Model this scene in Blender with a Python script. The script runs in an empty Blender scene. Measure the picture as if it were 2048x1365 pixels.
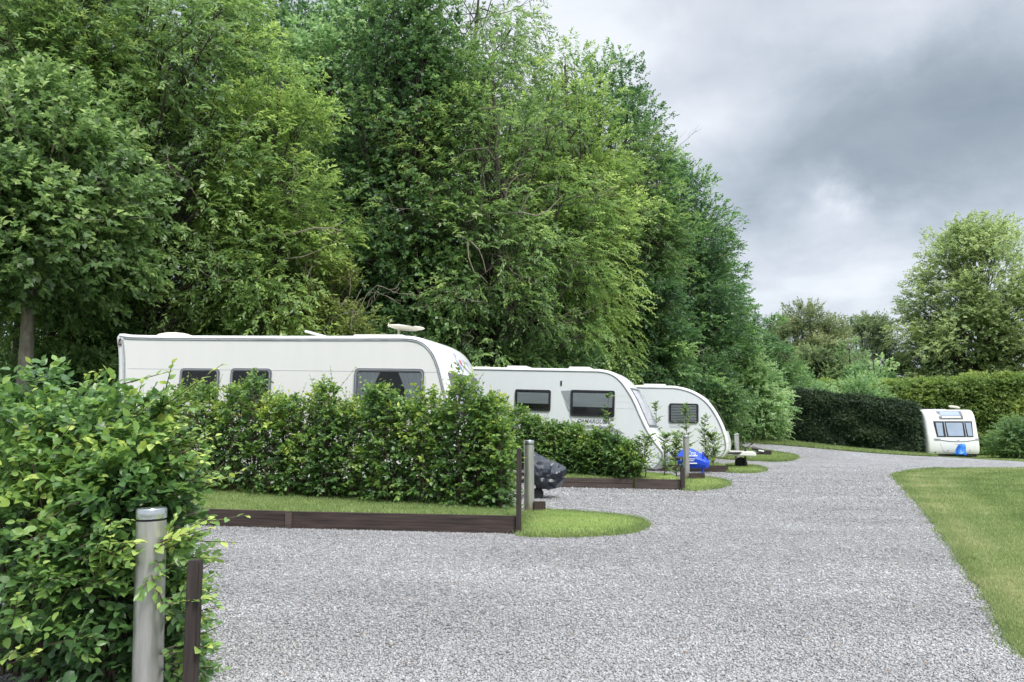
import bpy, bmesh, math, random
import numpy as np
from mathutils import Vector, Matrix, Euler, noise

random.seed(11)
RNG = np.random.default_rng(11)
sc = bpy.context.scene
COL = sc.collection
F, EYE = 1600.0, 1.178
PITCH = math.atan((856 - 682.5) / F)
CP, SP = math.cos(PITCH), math.sin(PITCH)

# ------------------------------------------------------------------ helpers
def at(px, py, Y):
    u = (px - 1024) / F; v = (682.5 - py) / F
    d = (u, CP - v * SP, SP + v * CP)
    t = Y / d[1]
    return Vector((d[0] * t, Y, EYE + d[2] * t))

def sstep(a, b, x):
    t = min(1.0, max(0.0, (x - a) / (b - a)))
    return t * t * (3 - 2 * t)

def gz(x, y):
    z = -0.20 * sstep(9.0, 3.8, y)
    z += 0.16 * sstep(-1.0, -6.5, x) * sstep(9.5, 13, y)
    far = sstep(28, 40, y)
    z += far * min(0.75, max(-0.42, 0.12 * (17.5 - x)))
    s = 24 + (1.6 * x if x > 0 else 0.72 * x)
    z += 4.5 * sstep(0, 26, y - s) * sstep(60, 30, abs(x + 5)) * sstep(18, 12, x)
    return z

def ground(px, py, dz=0.0):
    Y = 1.0
    while Y < 150:
        p = at(px, py, Y)
        if p.z <= gz(p.x, p.y) + dz:
            break
        Y += 0.02
    return p

def tag(o, label=None, cat=None, group=None, kind=None):
    if label: o['label'] = label
    if cat: o['category'] = cat
    if group: o['group'] = group
    if kind: o['kind'] = kind
    return o

def empty(name, loc, label, cat, group=None, rz=0.0):
    o = bpy.data.objects.new(name, None)
    o.empty_display_size = 0.2
    COL.objects.link(o)
    o.location = loc; o.rotation_euler = (0, 0, rz)
    return tag(o, label, cat, group)

def link(name, me, mat=None, parent=None):
    if mat is not None and len(me.materials) == 0:
        me.materials.append(mat)
    o = bpy.data.objects.new(name, me)
    COL.objects.link(o)
    if parent is not None:
        o.parent = parent
    return o

def fast_mesh(name, V, Fa, attrs=None, smooth=False):
    me = bpy.data.meshes.new(name)
    V = np.ascontiguousarray(V, dtype=np.float32); Fa = np.ascontiguousarray(Fa, dtype=np.int32)
    m, k = Fa.shape
    me.vertices.add(len(V)); me.vertices.foreach_set('co', V.ravel())
    me.loops.add(m * k); me.loops.foreach_set('vertex_index', Fa.ravel())
    me.polygons.add(m)
    me.polygons.foreach_set('loop_start', np.arange(0, m * k, k, dtype=np.int32))
    if smooth:
        me.polygons.foreach_set('use_smooth', np.ones(m, dtype=bool))
    for n, a in (attrs or {}).items():
        at_ = me.attributes.new(n, 'FLOAT', 'FACE')
        at_.data.foreach_set('value', np.ascontiguousarray(a, dtype=np.float32))
    me.update(calc_edges=True)
    return me

class MB:
    """collects shapes, builds ONE mesh object"""
    def __init__(s): s.v = []; s.f = []
    def add(s, vs, fs, M=None):
        n = len(s.v)
        s.v += [tuple(M @ Vector(v)) if M is not None else tuple(v) for v in vs]
        s.f += [tuple(i + n for i in f) for f in fs]
        return s
    def box(s, a, b, M=None, bev=0.0):
        bm = bmesh.new()
        bmesh.ops.create_cube(bm, size=1)
        for v in bm.verts:
            v.co = Vector([(a[i] + b[i]) / 2 + v.co[i] * (b[i] - a[i]) for i in range(3)])
        if bev > 0:
            bmesh.ops.bevel(bm, geom=bm.edges[:], offset=bev, segments=2, affect='EDGES')
        bm.verts.index_update()
        s.add([v.co.copy() for v in bm.verts], [[v.index for v in f.verts] for f in bm.faces], M)
        bm.free(); return s
    def tube(s, pts, rad, k=6, cap=True, M=None):
        pts = [Vector(p) for p in pts]
        n = len(pts)
        if not hasattr(rad, '__len__'): rad = [rad] * n
        vs, fs = [], []
        for i, p in enumerate(pts):
            d = (pts[min(i + 1, n - 1)] - pts[max(i - 1, 0)])
            if d.length < 1e-9: d = Vector((0, 0, 1))
            d.normalize()
            a = d.cross(Vector((0.31, 0.17, 0.93) if abs(d.z) < 0.9 else (1, 0.1, 0))).normalized()
            b = d.cross(a)
            for j in range(k):
                t = 2 * math.pi * j / k
                vs.append(p + (a * math.cos(t) + b * math.sin(t)) * rad[i])
        for i in range(n - 1):
            for j in range(k):
                fs.append((i * k + j, i * k + (j + 1) % k, (i + 1) * k + (j + 1) % k, (i + 1) * k + j))
        if cap:
            fs.append(tuple(range(k - 1, -1, -1))); fs.append(tuple((n - 1) * k + j for j in range(k)))
        return s.add(vs, fs, M)
    def lathe(s, prof, k=32, M=None):
        vs, fs = [], []
        n = len(prof)
        for r, z in prof:
            for j in range(k):
                t = 2 * math.pi * j / k
                vs.append((r * math.cos(t), r * math.sin(t), z))
        for i in range(n - 1):
            for j in range(k):
                fs.append((i * k + j, i * k + (j + 1) % k, (i + 1) * k + (j + 1) % k, (i + 1) * k + j))
        fs.append(tuple(range(k - 1, -1, -1))); fs.append(tuple((n - 1) * k + j for j in range(k)))
        return s.add(vs, fs, M)
    def prism(s, poly, y0, y1, M=None):
        """poly of (x,z), thickness along y"""
        n = len(poly)
        vs = [(x, y0, z) for x, z in poly] + [(x, y1, z) for x, z in poly]
        fs = [tuple(range(n)), tuple(range(2 * n - 1, n - 1, -1))]
        fs += [(i, i + n, (i + 1) % n + n, (i + 1) % n) for i in range(n)]
        return s.add(vs, fs, M)
    def ring(s, outer, inner, y0, y1, M=None):
        n = len(outer)
        vs = [(x, y0, z) for x, z in outer] + [(x, y0, z) for x, z in inner] + \
             [(x, y1, z) for x, z in outer] + [(x, y1, z) for x, z in inner]
        fs = []
        for i in range(n):
            j = (i + 1) % n
            fs += [(i, j, n + j, n + i), (2 * n + i, 3 * n + i, 3 * n + j, 2 * n + j),
                   (i, 2 * n + i, 2 * n + j, j), (n + i, n + j, 3 * n + j, 3 * n + i)]
        return s.add(vs, fs, M)
    def build(s, name, mat, parent=None, smooth=None):
        me = bpy.data.meshes.new(name)
        me.from_pydata(s.v, [], s.f); me.update()
        bm = bmesh.new(); bm.from_mesh(me)
        bmesh.ops.recalc_face_normals(bm, faces=bm.faces[:])
        bm.to_mesh(me); bm.free()
        if smooth is not None:
            for p in me.polygons: p.use_smooth = True
            me.set_sharp_from_angle(angle=math.radians(smooth))
        return link(name, me, mat, parent)

def rrect(x0, z0, x1, z1, r, n=5):
    p = []
    for cx, cz, a0 in ((x1 - r, z1 - r, 0), (x0 + r, z1 - r, 90), (x0 + r, z0 + r, 180), (x1 - r, z0 + r, 270)):
        for i in range(n + 1):
            t = math.radians(a0 + 90 * i / n)
            p.append((cx + r * math.cos(t), cz + r * math.sin(t)))
    return p

# ------------------------------------------------------------------ materials
def new_mat(name):
    m = bpy.data.materials.new(name); m.use_nodes = True
    nt = m.node_tree; nt.nodes.clear()
    out = nt.nodes.new('ShaderNodeOutputMaterial')
    return m, nt, out

def nd(nt, t, **kw):
    n = nt.nodes.new(t)
    for k, v in kw.items():
        if k.startswith('i_'):
            n.inputs[k[2:].replace('_', ' ')].default_value = v
        else:
            setattr(n, k, v)
    return n

def ramp(nt, stops):
    r = nt.nodes.new('ShaderNodeValToRGB')
    e = r.color_ramp.elements
    while len(e) < len(stops): e.new(0.5)
    for i, (p, c) in enumerate(stops):
        e[i].position = p; e[i].color = (*c, 1)
    return r

def simple(name, col, rough=0.5, metal=0.0, var=0.12, scale=6.0, bump=0.0, spec=0.5, stretch=(1, 1, 1), coat=0.0):
    m, nt, out = new_mat(name)
    tc = nd(nt, 'ShaderNodeTexCoord'); mp = nd(nt, 'ShaderNodeMapping')
    mp.inputs['Scale'].default_value = stretch
    nz = nd(nt, 'ShaderNodeTexNoise', i_Scale=scale, i_Detail=6.0, i_Roughness=0.6)
    nt.links.new(tc.outputs['Object'], mp.inputs[0]); nt.links.new(mp.outputs[0], nz.inputs['Vector'])
    lo = tuple(max(0, c * (1 - var)) for c in col); hi = tuple(min(1, c * (1 + var)) for c in col)
    r = ramp(nt, [(0.3, lo), (0.7, hi)])
    nt.links.new(nz.outputs[0], r.inputs[0])
    b = nd(nt, 'ShaderNodeBsdfPrincipled')
    b.inputs['Roughness'].default_value = rough; b.inputs['Metallic'].default_value = metal
    b.inputs['Specular IOR Level'].default_value = spec
    b.inputs['Coat Weight'].default_value = coat
    nt.links.new(r.outputs[0], b.inputs['Base Color'])
    if bump:
        bp = nd(nt, 'ShaderNodeBump', i_Strength=bump, i_Distance=0.01)
        nt.links.new(nz.outputs[0], bp.inputs['Height']); nt.links.new(bp.outputs[0], b.inputs['Normal'])
    nt.links.new(b.outputs[0], out.inputs[0])
    return m

def leaf_mat(name, stops, rough=0.42, trans=0.48, spec=0.55, gain=2.05):
    m, nt, out = new_mat(name)
    a = nd(nt, 'ShaderNodeAttribute', attribute_name='rnd')
    r = ramp(nt, [(p, (c[0] * gain * 1.03, c[1] * gain * .95, c[2] * gain * 1.24)) for p, c in stops])
    nt.links.new(a.outputs['Fac'], r.inputs[0])
    b = nd(nt, 'ShaderNodeBsdfPrincipled', i_Roughness=rough)
    b.inputs['Specular IOR Level'].default_value = spec
    t = nd(nt, 'ShaderNodeBsdfTranslucent')
    hs = nd(nt, 'ShaderNodeHueSaturation', i_Hue=0.487, i_Saturation=1.05, i_Value=1.5)
    mx = nd(nt, 'ShaderNodeMixShader'); mx.inputs[0].default_value = trans
    nt.links.new(r.outputs[0], b.inputs['Base Color']); nt.links.new(r.outputs[0], hs.inputs['Color'])
    nt.links.new(hs.outputs[0], t.inputs['Color'])
    nt.links.new(b.outputs[0], mx.inputs[1]); nt.links.new(t.outputs[0], mx.inputs[2])
    nt.links.new(mx.outputs[0], out.inputs[0])
    return m

M = {}
M['ash'] = leaf_mat('ash_leaf', [(0, (.030, .060, .016)), (.45, (.062, .120, .028)), (.8, (.115, .190, .042)), (1, (.190, .270, .070))])
M['ash_light'] = leaf_mat('pale_ash_leaf', [(0, (.045, .085, .018)), (.5, (.095, .165, .034)), (1, (.200, .285, .065))])
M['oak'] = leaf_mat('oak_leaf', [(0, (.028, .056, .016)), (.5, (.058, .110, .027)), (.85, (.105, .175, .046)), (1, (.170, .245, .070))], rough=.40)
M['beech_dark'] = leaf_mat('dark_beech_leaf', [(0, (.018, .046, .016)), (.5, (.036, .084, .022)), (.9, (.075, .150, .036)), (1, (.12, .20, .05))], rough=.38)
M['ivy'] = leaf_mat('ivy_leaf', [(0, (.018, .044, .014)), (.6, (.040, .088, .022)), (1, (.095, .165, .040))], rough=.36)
M['syc'] = leaf_mat('bright_leaf', [(0, (.045, .095, .028)), (.5, (.090, .170, .050)), (1, (.190, .280, .100))])
M['maple'] = leaf_mat('maple_leaf', [(0, (.055, .095, .028)), (.5, (.100, .155, .046)), (1, (.185, .245, .080))])
M['olive'] = leaf_mat('olive_leaf', [(0, (.045, .068, .024)), (.5, (.080, .112, .038)), (1, (.150, .180, .066))])
M['brown'] = leaf_mat('bronze_leaf', [(0, (.040, .064, .022)), (.5, (.070, .108, .036)), (1, (.125, .172, .058))])
M['yellowgreen'] = leaf_mat('hawthorn_leaf', [(0, (.050, .075, .018)), (.5, (.100, .140, .030)), (1, (.200, .235, .055))])
M['under'] = leaf_mat('undergrowth_leaf', [(0, (.020, .048, .016)), (.5, (.045, .095, .026)), (1, (.10, .17, .045))])
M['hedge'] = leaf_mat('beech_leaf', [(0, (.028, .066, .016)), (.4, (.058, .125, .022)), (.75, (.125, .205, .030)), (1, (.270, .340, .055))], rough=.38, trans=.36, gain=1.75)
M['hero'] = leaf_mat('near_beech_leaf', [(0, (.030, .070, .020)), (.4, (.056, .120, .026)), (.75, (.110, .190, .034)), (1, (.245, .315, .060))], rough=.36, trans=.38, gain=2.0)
M['conifer'] = leaf_mat('conifer_spray', [(0, (.010, .026, .008)), (.6, (.022, .050, .014)), (1, (.055, .095, .024))], rough=.55, trans=.1, gain=1.35)
M['tallhedge'] = leaf_mat('hedge_leaf', [(0, (.036, .070, .014)), (.5, (.072, .125, .024)), (1, (.165, .215, .042))], gain=2.1)
M['grass'] = leaf_mat('grass_blade', [(0, (.100, .160, .044)), (.5, (.165, .235, .068)), (.85, (.230, .290, .098)), (1, (.310, .335, .135))], rough=.55, trans=.3, spec=.2, gain=1.32)
M['bark'] = simple('bark', (.058, .050, .040), .9, var=.5, scale=14, bump=.9, stretch=(1, 1, .25))
M['bark_pale'] = simple('pale_bark', (.27, .235, .19), .85, var=.5, scale=9, bump=.9, stretch=(1, 1, .35))
M['twig_dead'] = simple('dead_twig', (.24, .21, .165), .85, var=.3, scale=10)
M['stem'] = simple('hedge_stem', (.085, .062, .042), .8, var=.35, scale=20)
M['white_front'] = simple('white_moulding', (.70, .70, .69), .28, var=.02, scale=2, coat=.2)
M['cream_side'] = simple('cream_side_panel', (.715, .705, .68), .38, var=.018, scale=2.2, stretch=(2.5, 1, .3))
M['white_side'] = simple('white_side_panel', (.66, .68, .69), .32, var=.018, scale=2.2, stretch=(2.5, 1, .3))
M['white_plastic'] = simple('white_plastic', (.70, .69, .65), .4, var=.03)
M['cream_plastic'] = simple('aged_plastic', (.72, .68, .57), .45, var=.05)
M['rail'] = simple('aluminium_rail', (.42, .43, .45), .4, metal=.6, var=.08)
M['rail_light'] = simple('pale_rail', (.62, .63, .65), .35, metal=.4, var=.06)
M['window_grey'] = simple('grey_window_frame', (.12, .125, .14), .35, var=.08)
M['window_black'] = simple('black_window_frame', (.018, .018, .02), .3, var=.1)
M['interior'] = simple('dark_interior', (.016, .014, .013), .7, var=.4, scale=3)
M['curtain'] = simple('net_curtain', (.64, .65, .69), .8, var=.12, scale=9, stretch=(6, 1, .5))
M['blind'] = simple('grey_blind', (.74, .77, .78), .7, var=.10, scale=4, stretch=(.3, 1, 6))
M['blind_blue'] = simple('blue_grey_blind', (.27, .33, .43), .6, var=.07, scale=3)
M['decal'] = simple('silver_decal', (.34, .35, .37), .35, var=.08, metal=.3)
M['letter'] = simple('grey_lettering', (.13, .135, .15), .4, var=.05)
M['logo_blue'] = simple('faded_blue_transfer', (.24, .26, .42), .5, var=.15)
M['logo_red'] = simple('faded_red_transfer', (.50, .12, .14), .5, var=.15)
M['logo_yellow'] = simple('faded_yellow_transfer', (.60, .47, .16), .5, var=.1)
M['black_bag'] = simple('black_cover', (.016, .020, .028), .30, var=.3, scale=14, bump=.5, stretch=(1, 1, 2.5))
M['blue_cover'] = simple('blue_cover', (.010, .060, .52), .42, var=.15, scale=5, bump=.2)
M['light_blue'] = simple('light_blue_cover', (.02, .17, .68), .45, var=.2, scale=12, bump=.3)
M['white_print'] = simple('white_print', (.80, .80, .82), .5, var=.03)
M['dark_metal'] = simple('dark_metal', (.03, .028, .028), .5, var=.2, metal=.3)
M['rust_metal'] = simple('rusty_metal', (.065, .038, .03), .75, var=.4, scale=12)
M['rubber'] = simple('rubber', (.012, .012, .013), .75, var=.2)
M['hub'] = simple('wheel_hub', (.45, .45, .46), .35, metal=.7, var=.08)
M['timber'] = simple('stained_timber', (.042, .028, .023), .75, var=.75, scale=5, bump=.5, stretch=(.35, 4, 7))
M['timber_grey'] = simple('weathered_timber', (.070, .052, .044), .78, var=.5, scale=5, bump=.5, stretch=(.35, 4, 7))
M['post'] = simple('stained_post', (.030, .021, .018), .7, var=.5, scale=7, bump=.5, stretch=(5, 5, .35))
M['silver_paint'] = simple('silver_paint', (.42, .44, .47), .25, metal=.5, var=.03, coat=.6)
M['lamp_glass'] = simple('lamp_glass', (.55, .56, .58), .1, var=.05)

def steel():
    m, nt, out = new_mat('bollard_steel')
    tc = nd(nt, 'ShaderNodeTexCoord'); mp = nd(nt, 'ShaderNodeMapping')
    mp.inputs['Scale'].default_value = (14, 14, 1.5)
    nz = nd(nt, 'ShaderNodeTexNoise', i_Scale=3.0, i_Detail=8.0, i_Roughness=.65)
    nt.links.new(tc.outputs['Object'], mp.inputs[0]); nt.links.new(mp.outputs[0], nz.inputs['Vector'])
    r = ramp(nt, [(.3, (.42, .41, .38)), (.7, (.56, .55, .52))])
    nt.links.new(nz.outputs[0], r.inputs[0])
    nz2 = nd(nt, 'ShaderNodeTexNoise', i_Scale=28.0, i_Detail=5.0)
    nt.links.new(tc.outputs['Object'], nz2.inputs['Vector'])
    sx = nd(nt, 'ShaderNodeSeparateXYZ'); nt.links.new(tc.outputs['Object'], sx.inputs[0])
    mr = nd(nt, 'ShaderNodeMapRange'); mr.inputs[1].default_value = .16; mr.inputs[2].default_value = 0.0
    nt.links.new(sx.outputs['Z'], mr.inputs[0])
    mu = nd(nt, 'ShaderNodeMath', operation='MULTIPLY'); nt.links.new(mr.outputs[0], mu.inputs[0]); nt.links.new(nz2.outputs[0], mu.inputs[1])
    mu2 = nd(nt, 'ShaderNodeMath', operation='MULTIPLY'); nt.links.new(mu.outputs[0], mu2.inputs[0]); mu2.inputs[1].default_value = 1.6; mu2.use_clamp = True
    mx = nd(nt, 'ShaderNodeMix', data_type='RGBA')
    nt.links.new(mu2.outputs[0], mx.inputs[0]); nt.links.new(r.outputs[0], mx.inputs[6]); mx.inputs[7].default_value = (.30, .20, .12, 1)
    b = nd(nt, 'ShaderNodeBsdfPrincipled', i_Roughness=.36, i_Metallic=.75)
    rr = nd(nt, 'ShaderNodeMapRange'); rr.inputs[3].default_value = .28; rr.inputs[4].default_value = .48
    nt.links.new(nz.outputs[0], rr.inputs[0]); nt.links.new(rr.outputs[0], b.inputs['Roughness'])
    nt.links.new(mx.outputs[2], b.inputs['Base Color']); nt.links.new(b.outputs[0], out.inputs[0])
    return m
M['steel'] = steel()
M['steel_cap'] = simple('bright_steel', (.62, .64, .66), .25, metal=.9, var=.08, scale=20)

def glass():
    m, nt, out = new_mat('window_acrylic')
    t = nd(nt, 'ShaderNodeBsdfTransparent'); t.inputs[0].default_value = (.96, .965, .97, 1)
    nz = nd(nt, 'ShaderNodeTexNoise', i_Scale=2.2, i_Detail=2.0)
    tc = nd(nt, 'ShaderNodeTexCoord'); nt.links.new(tc.outputs['Object'], nz.inputs['Vector'])
    bp = nd(nt, 'ShaderNodeBump', i_Strength=.12, i_Distance=.05); nt.links.new(nz.outputs[0], bp.inputs['Height'])
    g = nd(nt, 'ShaderNodeBsdfGlossy', i_Roughness=.04); nt.links.new(bp.outputs[0], g.inputs['Normal'])
    fr = nd(nt, 'ShaderNodeFresnel', i_IOR=1.36)
    mx = nd(nt, 'ShaderNodeMixShader')
    nt.links.new(fr.outputs[0], mx.inputs[0]); nt.links.new(t.outputs[0], mx.inputs[1]); nt.links.new(g.outputs[0], mx.inputs[2])
    nt.links.new(mx.outputs[0], out.inputs[0])
    return m
M['glass'] = glass()

def gravel_base():
    m, nt, out = new_mat('gravel_sheet')
    tc = nd(nt, 'ShaderNodeTexCoord')
    v = nd(nt, 'ShaderNodeTexVoronoi', i_Scale=34.0); v.inputs['Randomness'].default_value = 1
    v2 = nd(nt, 'ShaderNodeTexVoronoi', i_Scale=15.0)
    n1 = nd(nt, 'ShaderNodeTexNoise', i_Scale=.55, i_Detail=5.0)
    for x in (v, v2, n1): nt.links.new(tc.outputs['Object'], x.inputs['Vector'])
    sx = nd(nt, 'ShaderNodeSeparateColor'); nt.links.new(v.outputs['Color'], sx.inputs[0])
    sx2 = nd(nt, 'ShaderNodeSeparateColor'); nt.links.new(v2.outputs['Color'], sx2.inputs[0])
    av = nd(nt, 'ShaderNodeMath', operation='ADD'); nt.links.new(sx.outputs[0], av.inputs[0]); nt.links.new(sx2.outputs[1], av.inputs[1])
    hv = nd(nt, 'ShaderNodeMath', operation='MULTIPLY'); nt.links.new(av.outputs[0], hv.inputs[0]); hv.inputs[1].default_value = .5
    r = ramp(nt, [(0.1, (.12, .118, .120)), (.45, (.235, .231, .234)), (.75, (.310, .305, .308)), (.95, (.48, .475, .475))])
    nt.links.new(hv.outputs[0], r.inputs[0])
    r2 = ramp(nt, [(.3, (.80, .79, .77)), (.65, (1.0, 1.0, 1.0))]); nt.links.new(n1.outputs[0], r2.inputs[0])
    mx = nd(nt, 'ShaderNodeMix', data_type='RGBA', blend_type='MULTIPLY'); mx.inputs[0].default_value = 1
    nt.links.new(r.outputs[0], mx.inputs[6]); nt.links.new(r2.outputs[0], mx.inputs[7])
    b = nd(nt, 'ShaderNodeBsdfPrincipled', i_Roughness=.85)
    bp = nd(nt, 'ShaderNodeBump', i_Strength=.9, i_Distance=.012); bp.invert = True
    nt.links.new(v.outputs['Distance'], bp.inputs['Height']); nt.links.new(bp.outputs[0], b.inputs['Normal'])
    nt.links.new(mx.outputs[2], b.inputs['Base Color']); nt.links.new(b.outputs[0], out.inputs[0])
    return m
M['gravel'] = gravel_base()
def stone_mat():
    m, nt, out = new_mat('loose_stone')
    a = nd(nt, 'ShaderNodeAttribute', attribute_name='rnd')
    r = ramp(nt, [(0, (.10, .098, .097)), (.25, (.207, .202, .200)), (.55, (.290, .284, .281)), (.85, (.362, .355, .351)), (.975, (.50, .495, .49)), (1, (.27, .20, .14))])
    nt.links.new(a.outputs['Fac'], r.inputs[0])
    b = nd(nt, 'ShaderNodeBsdfPrincipled', i_Roughness=.8)
    nt.links.new(r.outputs[0], b.inputs['Base Color']); nt.links.new(b.outputs[0], out.inputs[0])
    return m
M['stone'] = stone_mat()

def turf(name, cols, s1, s2, stripes=False):
    m, nt, out = new_mat(name)
    tc = nd(nt, 'ShaderNodeTexCoord')
    n1 = nd(nt, 'ShaderNodeTexNoise', i_Scale=s1, i_Detail=4.0, i_Roughness=.6)
    n2 = nd(nt, 'ShaderNodeTexNoise', i_Scale=s2, i_Detail=4.0)
    mp = nd(nt, 'ShaderNodeMapping'); mp.inputs['Rotation'].default_value = (0, 0, .5); mp.inputs['Scale'].default_value = (.28, 1.0, 1)
    nt.links.new(tc.outputs['Object'], mp.inputs[0]); nt.links.new(mp.outputs[0], n1.inputs['Vector'])
    nt.links.new(tc.outputs['Object'], n2.inputs['Vector'])
    ad = nd(nt, 'ShaderNodeMath', operation='MULTIPLY_ADD'); nt.links.new(n2.outputs[0], ad.inputs[0]); ad.inputs[1].default_value = .4
    nt.links.new(n1.outputs[0], ad.inputs[2])
    r = ramp(nt, [(.45, cols[0]), (.68, cols[1]), (.95, cols[2])])
    nt.links.new(ad.outputs[0], r.inputs[0])
    b = nd(nt, 'ShaderNodeBsdfPrincipled', i_Roughness=.9); b.inputs['Specular IOR Level'].default_value = .1
    bp = nd(nt, 'ShaderNodeBump', i_Strength=.8, i_Distance=.03); n3 = nd(nt, 'ShaderNodeTexNoise', i_Scale=60.0, i_Detail=3.0)
    nt.links.new(tc.outputs['Object'], n3.inputs['Vector']); nt.links.new(n3.outputs[0], bp.inputs['Height']); nt.links.new(bp.outputs[0], b.inputs['Normal'])
    nt.links.new(r.outputs[0], b.inputs['Base Color']); nt.links.new(b.outputs[0], out.inputs[0])
    return m
M['lawn'] = turf('mown_lawn', [(.105, .150, .042), (.150, .190, .060), (.215, .235, .092)], .55, 3.0)
M['strip'] = turf('verge_turf', [(.140, .210, .050), (.205, .280, .070), (.295, .330, .115)], .8, 6.0)
M['ground'] = turf('woodland_floor', [(.035, .055, .018), (.065, .100, .028), (.10, .145, .04)], .5, 4.0)
M['meadow'] = turf('rough_grass', [(.095, .135, .036), (.150, .190, .055), (.205, .225, .080)], .5, 3.0)

# ------------------------------------------------------------------ foliage generators
def nrm(a):
    return a / np.maximum(np.linalg.norm(a, axis=-1, keepdims=True), 1e-9)

def quad_leaves(P, D, N, L, W, rnd):
    D = nrm(D); S = nrm(np.cross(D, N)); N2 = np.cross(S, D)
    L = L[:, None]; W = W[:, None]
    V = np.empty((len(P), 4, 3), np.float32)
    V[:, 0] = P
    V[:, 1] = P + D * L * .45 + S * W * .5 + N2 * W * .16
    V[:, 2] = P + D * L - N2 * L * .12
    V[:, 3] = P + D * L * .45 - S * W * .5 + N2 * W * .16
    Fa = np.arange(len(P) * 4).reshape(-1, 4)
    return V.reshape(-1, 3), Fa, rnd

HT = np.array([0, .16, .42, .72, 1.0]); HW = np.array([0, .36, .5, .33, 0])
def hero_leaves(P, D, N, L, W, rnd, rng):
    n = len(P)
    D = nrm(D); S = nrm(np.cross(D, N)); N2 = np.cross(S, D)
    L = L[:, None]; W = W[:, None]
    fold = rng.uniform(.05, .45, (n, 1)); curl = rng.uniform(-.05, .4, (n, 1))
    V = np.empty((n, 11, 3), np.float32)
    mid = [P + D * L * t - N2 * L * curl * t * t for t in HT]
    V[:, 0] = mid[0]; V[:, 10] = mid[4]
    for k in (1, 2, 3):
        wv = HW[k] * W
        jl = rng.normal(0, .05, (n, 1)) * W; jr = rng.normal(0, .05, (n, 1)) * W
        b = 1 + (k - 1) * 3
        V[:, b] = mid[k] + S * wv + N2 * (fold * wv + jl)
        V[:, b + 1] = mid[k]
        V[:, b + 2] = mid[k] - S * wv + N2 * (fold * wv + jr)
    T = np.array([(0, 1, 2), (0, 2, 3), (1, 4, 5), (1, 5, 2), (2, 5, 6), (2, 6, 3),
                  (4, 7, 8), (4, 8, 5), (5, 8, 9), (5, 9, 6), (7, 10, 8), (8, 10, 9)])
    Fa = (np.arange(n)[:, None, None] * 11 + T[None]).reshape(-1, 3)
    return V.reshape(-1, 3), Fa, np.repeat(rnd, 12)

def spray(C, DIR, NRM, n, length, lL, lW, rng, crnd, droop=.15, spread=1.05, jit=.25, tip=.25, taper=.5):
    """alternate leaves along short twigs; returns P D N L W rnd"""
    m = len(C)
    DIR = nrm(DIR); SIDE = nrm(np.cross(DIR, NRM))
    t = (np.arange(n) + .5) / n
    length = np.broadcast_to(length, (m,))
    P = C[:, None] + DIR[:, None] * (length[:, None] * t)[..., None]
    P[..., 2] -= droop * length[:, None] * t ** 2
    sg = np.where(np.arange(n) % 2 == 0, 1., -1.)
    a = spread * (1 - .55 * t) + rng.normal(0, .2, (m, n))
    D = DIR[:, None] * np.cos(a)[..., None] + SIDE[:, None] * (np.sin(a) * sg)[..., None] + rng.normal(0, jit, (m, n, 3))
    D[..., 2] -= droop * .8
    N = np.broadcast_to(NRM[:, None], D.shape) + rng.normal(0, jit * 1.4, D.shape)
    L = lL * rng.uniform(.7, 1.2, (m, n)) * (1 - taper * np.abs(t - .4))
    W = lW * L / lL * rng.uniform(.85, 1.15, (m, n))
    r = crnd[:, None] + tip * (t - .5) + rng.normal(0, .13, (m, n))
    f = lambda x: x.reshape(-1, *x.shape[2:])
    return f(P), f(D), f(N), f(L), f(W), np.clip(f(r), 0, 1)

KIND = {
    #            leafL leafW n   len  droop jit  boughs sprays flat up
    'ash':   dict(L=.16, W=.058, n=11, len=.42, droop=.40, jit=.28, ns=48, flat=.70, up=.10, mat='ash'),
    'ashl':  dict(L=.15, W=.058, n=11, len=.42, droop=.40, jit=.28, ns=48, flat=.75, up=.16, mat='ash_light'),
    'oak':   dict(L=.15, W=.105, n=8, len=.34, droop=.15, jit=.35, ns=46, flat=.6, up=.3, mat='oak'),
    'beech': dict(L=.135, W=.090, n=9, len=.40, droop=.12, jit=.26, ns=56, flat=.42, up=.15, mat='beech_dark'),
    'ivy':   dict(L=.13, W=.110, n=8, len=.34, droop=.35, jit=.45, ns=46, flat=.9, up=.1, mat='ivy'),
    'syc':   dict(L=.17, W=.140, n=8, len=.40, droop=.25, jit=.35, ns=44, flat=.7, up=.25, mat='syc'),
    'maple': dict(L=.20, W=.130, n=9, len=.55, droop=.20, jit=.35, ns=46, flat=.6, up=.3, mat='maple'),
    'olive': dict(L=.24, W=.130, n=9, len=.75, droop=.05, jit=.25, ns=40, flat=.45, up=.45, mat='olive'),
    'brown': dict(L=.22, W=.120, n=9, len=.65, droop=.05, jit=.25, ns=40, flat=.5, up=.4, mat='brown'),
    'shrub': dict(L=.12, W=.075, n=9, len=.38, droop=.15, jit=.35, ns=40, flat=.7, up=.4, mat='under'),
    'haw':   dict(L=.11, W=.075, n=9, len=.36, droop=.05, jit=.35, ns=40, flat=.55, up=.3, mat='yellowgreen'),
    'young': dict(L=.15, W=.080, n=9, len=.45, droop=.20, jit=.30, ns=40, flat=.8, up=.5, mat='syc'),
}
SHAPE = {
    'dome':   [(0, .45), (.15, .85), (.35, 1.0), (.6, .9), (.8, .65), (.93, .36), (1, .08)],
    'column': [(0, .6), (.15, .9), (.4, 1.0), (.65, .85), (.85, .55), (1, .12)],
    'cone':   [(0, .8), (.12, 1.0), (.35, .88), (.6, .62), (.85, .3), (1, .05)],
    'round':  [(0, .5), (.12, .8), (.3, .97), (.5, 1.0), (.7, .9), (.87, .62), (1, .15)],
}
LEAFCOUNT = 0
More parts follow.
